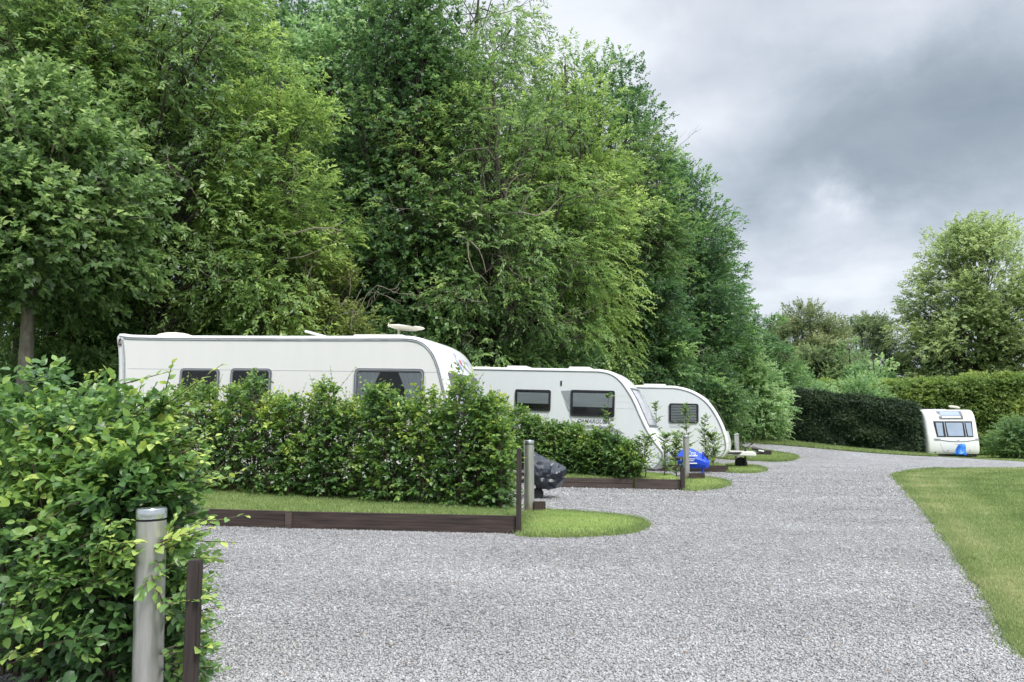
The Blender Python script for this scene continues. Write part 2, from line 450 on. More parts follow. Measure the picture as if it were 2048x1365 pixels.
def tree(kind, name, label, X, Y, H, R, cb=.12, shape='dome', nb=110, seed=0, trunk=True, bark='bark', trunk_r=None,
         dead=0, group=None, cat='tree', lean=(0, 0), tone=0.0, hollow=.45, bare=(), multi=1, loc=None, extra=0, ls=1.0, ydepth=1.0):
    global LEAFCOUNT
    k = KIND[kind]; rng = np.random.default_rng(seed * 97 + 5)
    root = empty(name, loc or (X, Y, gz(X, Y) - .05), label, cat, group)
    prof = np.array(SHAPE[shape]); zb = cb * H; hc = H - zb
    # boughs inside a lobed envelope
    w = np.interp(np.linspace(0, 1, 200), prof[:, 0], prof[:, 1]); cdf = np.cumsum(w); cdf /= cdf[-1]
    t = np.interp(rng.random(nb), cdf, np.linspace(0, 1, 200))
    th = rng.uniform(0, 2 * np.pi, nb)
    lob = 1 + .17 * np.sin(3 * th + 5 * t + seed) + .13 * np.sin(5 * th - 9 * t + 2 * seed)
    rr = R * np.interp(t, prof[:, 0], prof[:, 1]) * lob * (hollow + (1 - hollow) * rng.random(nb) ** .5)
    C = np.stack([rr * np.cos(th), rr * np.sin(th) * ydepth, zb + hc * t * (1 - .03 * rng.random(nb))], 1)
    C[:, 0] += lean[0] * t * H; C[:, 1] += lean[1] * t * H
    O = C - np.array([lean[0] * .5 * H, lean[1] * .5 * H, zb + .38 * hc]); O[:, 2] *= .55; O = nrm(O)
    brnd = np.clip(rng.normal(.45 + tone, .17, nb), 0.03, .97)
    bs = (.40 + .045 * H) * rng.uniform(.65, 1.3, nb)
    ns = int(k['ns'])
    off = rng.normal(0, 1, (nb, ns, 3)); off = off / np.maximum(1, np.linalg.norm(off, axis=2, keepdims=True) / 1.5)
    off *= (bs[:, None, None] * .62); off[..., 2] *= k['flat']
    SC = (C[:, None] + off)
    SD = O[:, None] * .8 + nrm(off) * .7 + rng.normal(0, .45, off.shape); SD[..., 2] += k['up'] - .2
    SN = np.array([0, 0, 1.]) + O[:, None] * .55 + rng.normal(0, .35, off.shape)
    # young outer leaves are paler; bough tops also lightened, painting in light from above
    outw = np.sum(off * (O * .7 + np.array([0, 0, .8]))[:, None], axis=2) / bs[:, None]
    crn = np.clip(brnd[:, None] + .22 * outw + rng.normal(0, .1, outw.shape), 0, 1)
    fl = lambda x: x.reshape(-1, *x.shape[2:])
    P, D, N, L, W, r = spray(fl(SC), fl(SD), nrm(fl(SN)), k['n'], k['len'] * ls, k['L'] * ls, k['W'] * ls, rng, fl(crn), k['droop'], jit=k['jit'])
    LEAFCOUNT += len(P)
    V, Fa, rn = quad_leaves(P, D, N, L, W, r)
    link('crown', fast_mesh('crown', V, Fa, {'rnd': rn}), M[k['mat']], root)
    # trunk and limbs
    tr = trunk_r or (.05 + .0145 * H)
    mb = MB()
    def stempt(q, dx=0, dy=0):
        wob = .02 * H
        return Vector((lean[0] * q * H + wob * math.sin(4 * q + seed) * q + dx * q, lean[1] * q * H + wob * math.cos(3 * q + seed) * q + dy * q, q * H))
    tops = [(0, 0)] if multi == 1 else [(R * .55 * math.cos(2 * math.pi * i / multi + seed), R * .55 * math.sin(2 * math.pi * i / multi + seed)) for i in range(multi)]
    for dx, dy in tops:
        qs = [i / 11 * .93 for i in range(12)]
        flare = [1.45 if i == 0 else 1.0 for i in range(12)]
        mb.tube([stempt(q, dx, dy) + Vector((dx, dy, 0)) * .12 for q in qs], [max(.012, tr * f * (1 - .93 * q) / math.sqrt(multi)) for q, f in zip(qs, flare)], 9)
    for i in range(nb):
        c = Vector(C[i]); dx, dy = tops[i % len(tops)]
        q0 = max(.1, cb * (1.0 + .4 * rng.random()), min(.85, (c.z / H) * (.55 + .25 * rng.random())))
        a = stempt(q0, dx, dy)
        m_ = a.lerp(c, .5) + Vector((0, 0, .03 * H * (rng.random() - .25))) + Vector(rng.normal(0, .02 * H, 3))
        r0 = max(.010, tr * .28 * (1 - .75 * q0))
        pts = [a, a.lerp(m_, .55) , m_, m_.lerp(c, .6), c]
        mb.tube(pts, [r0, r0 * .8, r0 * .6, r0 * .42, r0 * .22], 5, cap=False)
        for j in range(3):
            e = c + Vector(off[i, j])
            mb.tube([m_.lerp(c, .4 + .2 * j), (m_.lerp(c, .7) + e) / 2, e], [r0 * .38, r0 * .25, .006], 4, cap=False)
    nf = len(mb.f)
    if dead:
        dead_twigs(mb, C, O, rng, dead, H)
        for (w0, pl) in bare:
            q_ = [at(px_, py_, Y - R * f_) - Vector(root.location) for px_, py_, f_ in pl]
            mb.tube(q_, [w0 * (1 - .75 * i / (len(q_) - 1)) for i in range(len(q_))], 5, cap=False)
    ob = mb.build('trunk', M[bark], root, smooth=60)
    if dead:
        ob.data.materials.append(M['twig_dead'])
        mi = np.zeros(len(ob.data.polygons), np.int32); mi[nf:] = 1
        ob.data.polygons.foreach_set('material_index', mi)
    return root

def dead_twigs(mb, C, O, rng, n, H):
    idx = rng.integers(0, len(C), n)
    for i in idx:
        p = Vector(C[i]) - Vector(O[i]) * .3; d = (Vector(O[i]) + Vector(rng.normal(0, .5, 3))).normalized()
        def grow(p, d, ln, r, depth):
            pts = [p.copy()]; nseg = 5
            for s in range(nseg):
                d = (d + Vector(rng.normal(0, .22, 3))).normalized()
                d.z += .06
                p = p + d * ln / nseg; pts.append(p.copy())
                if depth and s >= 1 and rng.random() < .75:
                    d2 = (d + Vector(rng.normal(0, .65, 3))).normalized()
                    grow(p, d2, ln * .55, r * .6, depth - 1)
            mb.tube(pts, [r * (1 - .12 * s) for s in range(len(pts))], 4, cap=False)
        grow(p, d, rng.uniform(.9, 1.7), .016, 2)

def wood_tree(kind, name, label, px, ytop, Y, hw, **kw):
    a = at(px, 856, Y); g = gz(a.x, Y) - .05
    H = at(px, ytop, Y).z - g
    return tree(kind, name, label, a.x, Y, H, hw / F * Y, **kw)

def clump_foliage(clumps, lL, lW, rng, n=8, length=.2, dens=1.0, flat=.45, outer=.35, jit=.3, upright=.45):
    """clumps: (x, y, zbase, ztop, r, count, tone) -> leaf arrays"""
    out = []
    for (x, y, z0, z1, R, cnt, tone) in clumps:
        m = int(cnt * dens)
        t = rng.random(m) ** .9
        prof = np.interp(t, [0, .1, .45, .8, 1], [.8, .95, 1, .62, .18])
        rad = R * prof * (outer + (1 - outer) * rng.random(m) ** .5); th = rng.uniform(0, 2 * np.pi, m)
        o = np.stack([np.cos(th), np.sin(th), np.zeros(m)], 1)
        C = np.stack([x + rad * np.cos(th), y + rad * np.sin(th), z0 + (z1 - z0) * t], 1)
        d = o * .9 + rng.normal(0, .45, (m, 3)); d[:, 2] += upright * (t * 1.5 - .1)
        N = np.array([0, 0, 1.]) + o * .35 + rng.normal(0, .35, (m, 3))
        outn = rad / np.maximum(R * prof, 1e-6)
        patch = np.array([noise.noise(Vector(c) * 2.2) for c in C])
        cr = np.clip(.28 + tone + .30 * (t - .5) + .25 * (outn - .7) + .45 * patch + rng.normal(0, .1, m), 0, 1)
        ln = length * rng.uniform(.6, 1.3, m)
        out.append(spray(C, d, nrm(N), n, ln, lL, lW, rng, cr, .1, jit=jit, tip=.3))
    return [np.concatenate([o[i] for o in out]) for i in range(6)]

def shoot(base, end, n, lL, lW, rng, tone, mb=None, r=.004, sag=.0):
    b = np.array(base); e = np.array(end); v = e - b; ln = np.linalg.norm(v)
    N = np.array([[0, -.25, 1.]]) + rng.normal(0, .15, (1, 3))
    arr = spray(b[None], v[None], nrm(N), n, np.array([ln]), lL, lW, rng, np.array([tone]), droop=sag, spread=.95, jit=.22, tip=.35, taper=.75)
    if mb is not None:
        ts = np.linspace(0, 1, 5)
        pts = [b + v * t - np.array([0, 0, sag * ln * t * t]) for t in ts]
        mb.tube(pts, [r * (1 - .7 * t) for t in ts], 5, cap=False)
    return arr

# ------------------------------------------------------------------ setting: ground, gravel, lawn, verges
def sheet(name, rows, dz, mat, kind='structure', lip=None):
    """rows of (x, y) points, all the same length, laid on the terrain"""
    R_, C_ = len(rows), len(rows[0])
    V = [(x, y, gz(x, y) + dz) for r in rows for x, y in r]
    Fa = [(i * C_ + j, i * C_ + j + 1, (i + 1) * C_ + j + 1, (i + 1) * C_ + j) for i in range(R_ - 1) for j in range(C_ - 1)]
    me = fast_mesh(name, np.array(V), np.array(Fa), smooth=True)
    return tag(link(name, me, mat), kind=kind)

xs = np.unique(np.concatenate([np.linspace(-420, -40, 20), np.linspace(-40, 40, 110), np.linspace(40, 420, 20)]))
ys = np.unique(np.concatenate([np.linspace(-60, 0, 8), np.linspace(0, 70, 110), np.linspace(70, 700, 30)]))
sheet('ground', [[(x, y) for x in xs] for y in ys], -.06, M['ground'])
gl = lambda Y: float(np.interp(Y, [0, 15, 16.5, 22, 24, 30, 36, 46], [-12, -9.5, -4.5, -3.5, 1, 5, 8, 11]))
sheet('gravel_road', [[(gl(Y) + (70 - gl(Y)) * (j / 150) ** 1.6, Y) for j in range(151)] for Y in np.linspace(.3, 46, 150)], 0, M['gravel'])

EDGE_PX = [(2060, 1312), (2048, 1300), (2022, 1282), (2000, 1230), (1972, 1182), (1955, 1160), (1918, 1105), (1886, 1062), (1862, 1030), (1827, 992), (1811, 973),
           (1791, 955), (1792, 950), (1821, 943), (1875, 938.6), (2048, 938.0)]
eg = [ground(*p) for p in EDGE_PX]
EY = np.maximum.accumulate(np.array([-2, 2] + [p.y for p in eg])); EX = np.array([eg[0].x - .45, eg[0].x - .25] + [p.x for p in eg])
for i in range(1, len(EY)):
    if EY[i] <= EY[i - 1]: EY[i] = EY[i - 1] + .02
def lawn_edge(Y):
    return float(np.interp(Y, EY, EX)) + .07 * noise.noise(Vector((Y * 2.3, 3.1, 0))) * min(2, Y / 6)
Yl = np.unique(np.concatenate([np.linspace(-2, EY[-1], 150), EY]))
sheet('lawn', [[(lawn_edge(Y) + (55 - lawn_edge(Y)) * (j / 70) ** 2.2, Y) for j in range(71)] for Y in Yl], .022, M['lawn'])
VERGE_PX = [(1476, 883), (1526, 889), (1602, 894.5), (1660, 899.5), (1800, 910.5), (1837, 912.5), (1870, 914), (1938, 916.5), (1975, 920), (2048, 924)]
vg = [ground(*p) for p in VERGE_PX]
vx = [p.x for p in vg]; vy = [p.y for p in vg]
far_edge = lambda x: float(np.interp(x, vx, vy))
sheet('far_verge', [[(x, far_edge(x) + (75 - far_edge(x)) * (i / 45) ** 1.5) for x in np.linspace(5, 65, 120)] for i in range(46)], .02, M['meadow'])

def inpoly(px, py, poly):
    r = np.zeros(len(px), bool); n = len(poly)
    for i in range(n):
        x0, y0 = poly[i]; x1, y1 = poly[(i + 1) % n]
        c = ((y0 > py) != (y1 > py)) & (px < (x1 - x0) * (py - y0) / (y1 - y0 + 1e-12) + x0)
        r ^= c
    return r

def blades(name, X, Y, Z, h, w, rng, tone=0.0):
    n = len(X); a = rng.uniform(0, 2 * np.pi, n)
    h = h * rng.uniform(.5, 1.25, n); B = np.stack([X, Y, Z], 1)
    s = np.stack([np.cos(a), np.sin(a), np.zeros(n)], 1) * (w / 2)[:, None] if hasattr(w, '__len__') else np.stack([np.cos(a), np.sin(a), np.zeros(n)], 1) * w / 2
    tip = B + np.stack([rng.normal(0, .45, n) * h, rng.normal(0, .45, n) * h, h], 1)
    V = np.stack([B - s, B + s, tip], 1).reshape(-1, 3)
    patch = np.array([noise.noise(Vector((x * .6, y * .9, 0))) + .6 * noise.noise(Vector((x * 2.5, y * 2.5, 4))) for x, y in zip(X, Y)])
    r = np.clip(.45 + tone + .35 * patch + rng.normal(0, .16, n), 0, 1)
    return tag(link(name, fast_mesh(name, V, np.arange(3 * n).reshape(-1, 3), {'rnd': r}), M['grass']), kind='stuff')

GZ = np.vectorize(gz)
ISLANDS = [
    [(1043, 1071), (1100, 1075), (1180, 1074), (1250, 1069), (1284, 1058), (1289, 1049), (1265, 1040), (1200, 1033), (1120, 1027), (1062, 1026), (1040, 1045)],
    [(1368, 981), (1420, 980), (1448, 974), (1457, 968), (1440, 962), (1400, 957), (1372, 957)],
    [(1452, 944), (1490, 947), (1520, 945), (1530, 940), (1510, 934), (1456, 931)],
    [(1430, 916), (1500, 922), (1560, 924), (1590, 919), (1589, 912), (1540, 904), (1495, 898), (1440, 897)]]
ISL = []
bx, by, bz = [], [], []
for k, px in enumerate(ISLANDS):
    pl = [ground(*p) for p in px]
    # smooth closed outline
    pts = []
    n = len(pl)
    for i in range(n):
        p0, p1, p2, p3 = pl[i - 1], pl[i], pl[(i + 1) % n], pl[(i + 2) % n]
        for t in (0, .25, .5, .75):
            pts.append(((2 * p1.xy) + (p2.xy - p0.xy) * t + (2 * p0.xy - 5 * p1.xy + 4 * p2.xy - p3.xy) * t * t + (3 * p1.xy - p0.xy - 3 * p2.xy + p3.xy) * t ** 3) / 2)
    c = sum((Vector(p) for p in pts), Vector((0, 0))) / len(pts)
    V, Fa = [], []
    m = len(pts); rings = [(1, -.02), (1, .02), (.93, .045), (.75, .055), (.5, .06), (.25, .06), (.02, .06)]
    for s, h in rings:
        for p in pts:
            q = c + (p - c) * s
            V.append((q.x, q.y, gz(q.x, q.y) + h))
    for i in range(len(rings) - 1):
        for j in range(m):
            Fa.append((i * m + j, i * m + (j + 1) % m, (i + 1) * m + (j + 1) % m, (i + 1) * m + j))
    tag(link('grass_island', fast_mesh('grass_island', np.array(V), np.array(Fa), smooth=True), M['strip']), kind='structure')
    poly = [(p.x, p.y) for p in pts]; ISL.append(poly)
    P = np.array(poly); lo, hi = P.min(0), P.max(0)
    area = (hi - lo).prod(); cnt = int(area * (5200 if k == 0 else 2600 if k == 1 else 1500))
    X = RNG.uniform(lo[0] - .05, hi[0] + .05, cnt); Y = RNG.uniform(lo[1] - .05, hi[1] + .05, cnt)
    ok = inpoly(X, Y, poly); bx.append(X[ok]); by.append(Y[ok]); bz.append(GZ(X[ok], Y[ok]) + .035)

# raised grass strips behind the timber edging
def strip(front, back, h, n=40, dens=3000, h1=None):
    """front / back: two ground points each"""
    rows = []
    for i in range(9):
        t = i / 8
        a = front[0].lerp(back[0], t); b = front[1].lerp(back[1], t)
        rows.append([tuple(a.lerp(b, j / n).xy) for j in range(n + 1)])
    h1 = h if h1 is None else h1
    V = [(x, y, gz(x, y) + h + (h1 - h) * i / 8) for i, r in enumerate(rows) for x, y in r]; C_ = n + 1
    Fa = [(i * C_ + j, i * C_ + j + 1, (i + 1) * C_ + j + 1, (i + 1) * C_ + j) for i in range(8) for j in range(n)]
    # a skirt down to the ground on every side
    ring = [j for j in range(C_)] + [i * C_ + n for i in range(1, 9)] + [8 * C_ + j for j in range(n - 1, -1, -1)] + [i * C_ for i in range(7, 0, -1)]
    base = len(V)
    for r in ring:
        x, y, z = V[r]; V.append((x, y, z - h - .1))
    L_ = len(ring)
    for i in range(L_):
        Fa.append((ring[i], ring[(i + 1) % L_], base + (i + 1) % L_, base + i))
    tag(link('grass_strip', fast_mesh('grass_strip', np.array(V), np.array(Fa)), M['strip']), kind='structure')
    poly = [tuple(front[0].xy), tuple(front[1].xy), tuple(back[1].xy), tuple(back[0].xy)]
    P = np.array(poly); lo, hi = P.min(0), P.max(0); cnt = int((hi - lo).prod() * dens)
    X = RNG.uniform(lo[0], hi[0], cnt); Y = RNG.uniform(lo[1], hi[1], cnt); ok = inpoly(X, Y, poly)
    bx.append(X[ok]); by.append(Y[ok]); X, Y = X[ok], Y[ok]; yf = poly[0][1] + (poly[1][1] - poly[0][1]) * np.clip((X - poly[0][0]) / (poly[1][0] - poly[0][0]), 0, 1); bz.append(GZ(X, Y) + h - .003 + (h1 - h) * np.clip((Y - yf) / (poly[3][1] - poly[0][1]), 0, 1) * .9)
    ISL.append(poly)

s1a, s1b = ground(250, 1047), ground(1036, 1069)
s1c = ground(250, 975, .19); s1d = ground(1032, 1020, .19)
strip([s1a + Vector((0, .07, 0)), s1b + Vector((0, .07, 0))], [s1c + Vector((-.2, 1.2, 0)), s1d + Vector((.05, .75, 0))], .19, dens=4200)
s2a, s2b = ground(1080, 974.5), ground(1366, 981)
s2c = ground(1080, 934, .25); s2d = ground(1362, 955, .25)
strip([s2a + Vector((0, .07, 0)), s2b + Vector((0, .07, 0))], [s2c + Vector((-.2, .7, 0)), s2d + Vector((0, .9, 0))], .19, dens=1600, h1=.27)
s3a, s3b = ground(1300, 942), ground(1456, 945)
strip([s3a + Vector((0, .07, 0)), s3b + Vector((0, .07, 0))], [s3a + Vector((.1, 1.7, 0)), s3b + Vector((.1, 1.4, 0))], .17, dens=900)
bx, by, bz = map(np.concatenate, (bx, by, bz))
blades('verge_grass', bx, by, bz, .030 + .0010 * by, .004 + .0005 * by, RNG, .0)
n = 330000
Y = 4.0 * (EY[-1] / 4.0) ** RNG.random(n); E = np.array([lawn_edge(y) for y in Y])
X = E - .05 + (np.maximum(1.0 * Y + 4, E + 5) - E) * RNG.random(n) ** 1.25
de = X - E; dt = (EY[-1] - Y) * .75; dd = -np.log(np.exp(-de * .6) + np.exp(-dt * .6)) / .6
stripe = .20 * np.tanh(2.5 * np.sin(dd * 2 * np.pi / 2.3 + .8)) + .10 * np.sin(dd * 9)
blades('lawn_grass', X, Y, GZ(X, Y) + .018, .022 + .0012 * Y, .004 + .0006 * Y, RNG, .06 + stripe)
# stray tufts round the grass islands
tx, ty = [], []
for poly in ISL[:4]:
    for i in range(len(poly)):
        a_, b_ = poly[i], poly[(i + 1) % len(poly)]; ln = math.hypot(b_[0] - a_[0], b_[1] - a_[1])
        for _ in range(int(ln * (900 if poly is ISL[0] else 350))):
            q_ = RNG.random(); k_ = RNG.normal(0, .035) * (2 if RNG.random() < .08 else 1)
            tx.append(a_[0] + (b_[0] - a_[0]) * q_ + k_); ty.append(a_[1] + (b_[1] - a_[1]) * q_ + RNG.normal(0, .03))
tx, ty = np.array(tx), np.array(ty)
blades('edge_grass', tx, ty, GZ(tx, ty), .045 + .0012 * ty, .004 + .0005 * ty, RNG, -.02)
# ragged tufts along the lawn edge
n = 16000
Y = 3.6 * (EY[-1] / 3.6) ** RNG.random(n); X = np.array([lawn_edge(y) for y in Y]) + RNG.normal(.03, .06, n)
blades('edge_grass', X, Y, GZ(X, Y), .045 + .001 * Y, .005 + .0005 * Y, RNG, .0)
# taller rough grass on the far verge and the bank
n = 60000
X = RNG.uniform(5, 30, n); Y = np.array([far_edge(x) for x in X]) + RNG.random(n) ** 1.6 * 12
blades('rough_grass', X, Y, GZ(X, Y), np.where(X > 17.5, .04, .13), .03, RNG, -.05)
n = 42000
X = RNG.uniform(-14, 0, n); Y = RNG.uniform(15.2, 24, n)
blades('bank_grass', X, Y, GZ(X, Y) - .05, .42, .03, RNG, -.12)

# loose stones
n = 420000
Y = 3.4 * (26.0 / 3.4) ** (RNG.random(n) ** 1.15); X = (RNG.random(n) * 2 - 1) * .68 * Y
ok = (X < np.array([lawn_edge(y) for y in Y]) + .02) & (RNG.random(n) < np.clip((26 - Y) / 14, 0, 1))
for poly in ISL: ok &= ~inpoly(X, Y, poly)
X, Y = X[ok], Y[ok]; n = len(X)
O8 = np.array([(1, 0, 0), (0, 1, 0), (-1, 0, 0), (0, -1, 0), (0, 0, 1), (0, 0, -1)], float)
T8 = np.array([(0, 1, 4), (1, 2, 4), (2, 3, 4), (3, 0, 4), (1, 0, 5), (2, 1, 5), (3, 2, 5), (0, 3, 5)])
sz = RNG.uniform(.006, .0135, n) * np.clip(Y / 9, 1, 1.7)
V = O8[None] * RNG.uniform(.65, 1.25, (n, 6, 1)) + RNG.normal(0, .16, (n, 6, 3))
V[..., 2] *= .62
a = RNG.uniform(0, 6.28, n); ca, sa = np.cos(a)[:, None], np.sin(a)[:, None]
tx = RNG.normal(0, .5, (n, 1))
V = np.stack([V[..., 0] * ca - V[..., 1] * sa, V[..., 0] * sa + V[..., 1] * ca, V[..., 2] + tx * V[..., 0] * .6], 2)
V = V * sz[:, None, None] + np.stack([X, Y, GZ(X, Y) + sz * .25], 1)[:, None]
pt = np.array([noise.noise(Vector((x * .8, y * .8, 0))) for x, y in zip(X, Y)])
pt2 = np.array([noise.noise(Vector((x * .35 + .5 * y, y * 1.5, 7))) for x, y in zip(X, Y)])
r = np.clip(RNG.beta(2.6, 2.1, n) + .12 * pt + .20 * pt2, 0, .97); r[RNG.random(n) < .006] = 1.0
tag(link('loose_gravel', fast_mesh('loose_gravel', V.reshape(-1, 3), (np.arange(n)[:, None, None] * 6 + T8[None]).reshape(-1, 3), {'rnd': np.repeat(r, 8)}), M['stone']), kind='stuff')

# ------------------------------------------------------------------ timber edging, posts, bollards
def sleeper(pa, pb, z0, h, mat, label, group, th=.07, inset=0.0):
    a = ground(*pa); b = ground(*pb)
    d = (b - a); d.z = 0; L = d.length; ang = math.atan2(d.y, d.x)
    pitch = math.atan2(gz(b.x, b.y) - gz(a.x, a.y), L)
    mb = MB().box((0.004, 0, 0), (L - .004, th, h), bev=.006)
    o = mb.build('timber_sleeper', mat, smooth=40)
    o.location = (a.x, a.y, gz(a.x, a.y) + z0); o.rotation_euler = (0, -pitch, ang)
    return tag(o, label, 'sleeper', group)
G = 'timber sleepers edging the grass strips'
sleeper((250, 1046.5), (575, 1057.5), -.03, .225, M['timber'], 'long brown sleeper under the front grass strip, half hidden by bush leaves', G)
sleeper((579, 1057.5), (1032, 1069), -.03, .225, M['timber'], 'long brown sleeper under the front grass strip, ending at the tall dark post', G)
sleeper((1080, 974.5), (1266, 978.5), -.03, .13, M['timber_grey'], 'lower weathered board behind the black cover, below the second grass strip', G)
sleeper((1080, 974.5), (1266, 978.5), .104, .09, M['timber_grey'], 'upper weathered board behind the black cover, below the second grass strip', G)
sleeper((1269, 978.5), (1364, 981), -.03, .225, M['timber_grey'], 'short deep weathered sleeper meeting the thin post of the second strip', G)
sleeper((1300, 942), (1456, 945), -.03, .205, M['timber_grey'], 'weathered sleeper behind the blue hitch cover, edging the third strip', G)
def end_block(px, py, w, h, Y, label):
    p = at(px, py, Y)
    o = MB().box((0, 0, 0), (w, .09, h), bev=.006).build('timber_sleeper', M['timber'], smooth=40)
    o.location = (p.x, p.y, gz(p.x, p.y) - .02)
    tag(o, label, 'sleeper', G)
end_block(1068, 1029, .16, .19, 11.15, 'short dark sleeper end just behind the bollard near the black cover')
end_block(1380, 962, .33, .20, 17.9, 'dark sleeper end beside the bollard below the blue cover')

def post(px, Y, ptop, w, label):
    b = at(px, min(1365, ptop + 150), Y); zt = at(px, ptop, Y).z; g = gz(b.x, Y) - .1
    o = MB().box((-w / 2, -w / 2, 0), (w / 2, w / 2, zt - g), bev=.005).build('timber_post', M['post'], smooth=40)
    o.location = (b.x, Y, g); o.rotation_euler = (0, random.uniform(-.01, .01), random.uniform(-.1, .1))
    tag(o, label, 'post', 'dark posts beside the bollards')
jb = ground(577, 1057.5)
o = MB().box((-.04, -.012, -.05), (.04, .03, .195), bev=.004).build('timber_batten', M['timber_grey'], smooth=40)
o.location = (jb.x, jb.y - .012, jb.z); tag(o, 'short pale upright batten covering the joint of the long front sleepers', 'batten')
post(385, 3.75, 1120, .056, 'short dark post standing in the leaves beside the big near bollard')
post(1037, ground(1037, 1069).y - .02, 898, .058, 'tall thin brown post at the end of the front sleeper')
post(1368, ground(1368, 981).y - .02, 935, .075, 'dark post low beside the bollard with the blue cover')

def bollard():
    root = empty('bollard', (0, 0, 0), 'x', 'bollard', 'steel bollard lights along the pitches')
    MB().lathe([(.070, -.1), (.0702, 0), (.070, .5), (.0695, .925)], 40).build('tube', M['steel'], root, smooth=40)
    MB().lathe([(.060, .925), (.060, .936)], 32).build('seal', M['window_black'], root, smooth=40)
    MB().lathe([(.0705, .936), (.0715, .94), (.0715, .978), (.068, .985), (.03, .988)], 40).build('cap', M['steel_cap'], root, smooth=40)
    return root
def copy_tree(o, parent=None):
    c = o.copy(); COL.objects.link(c); c.parent = parent
    for ch in o.children: copy_tree(ch, c)
    return c
b0 = bollard()
BL = [((300, 4.0), 'large steel bollard in front, partly covered by beech leaves'),
      ((1058, ground(1058, 1028).y), 'steel bollard next to the black hitch cover'),
      ((1372, ground(1372, 962).y), 'steel bollard next to the blue hitch cover'),
      ((1474, ground(1474, 935).y), 'farthest steel bollard, next to the white drawbar cover')]
for i, ((px, Y), lab) in enumerate(BL):
    b = b0 if i == 0 else copy_tree(b0)
    p = at(px, 900, Y); b['label'] = lab
    b.location = (p.x, Y, gz(p.x, Y) + .02); b.rotation_euler = (0, 0, i * .7)
    if i == 0:
        lo = at(296.5, 1365, Y); hi = at(305, 1005, Y); tl = (hi.x - lo.x) / (hi.z - lo.z)
        b.location = (lo.x - tl * .03, Y, gz(lo.x, Y)); b.rotation_euler = (0, math.atan(tl), 0)

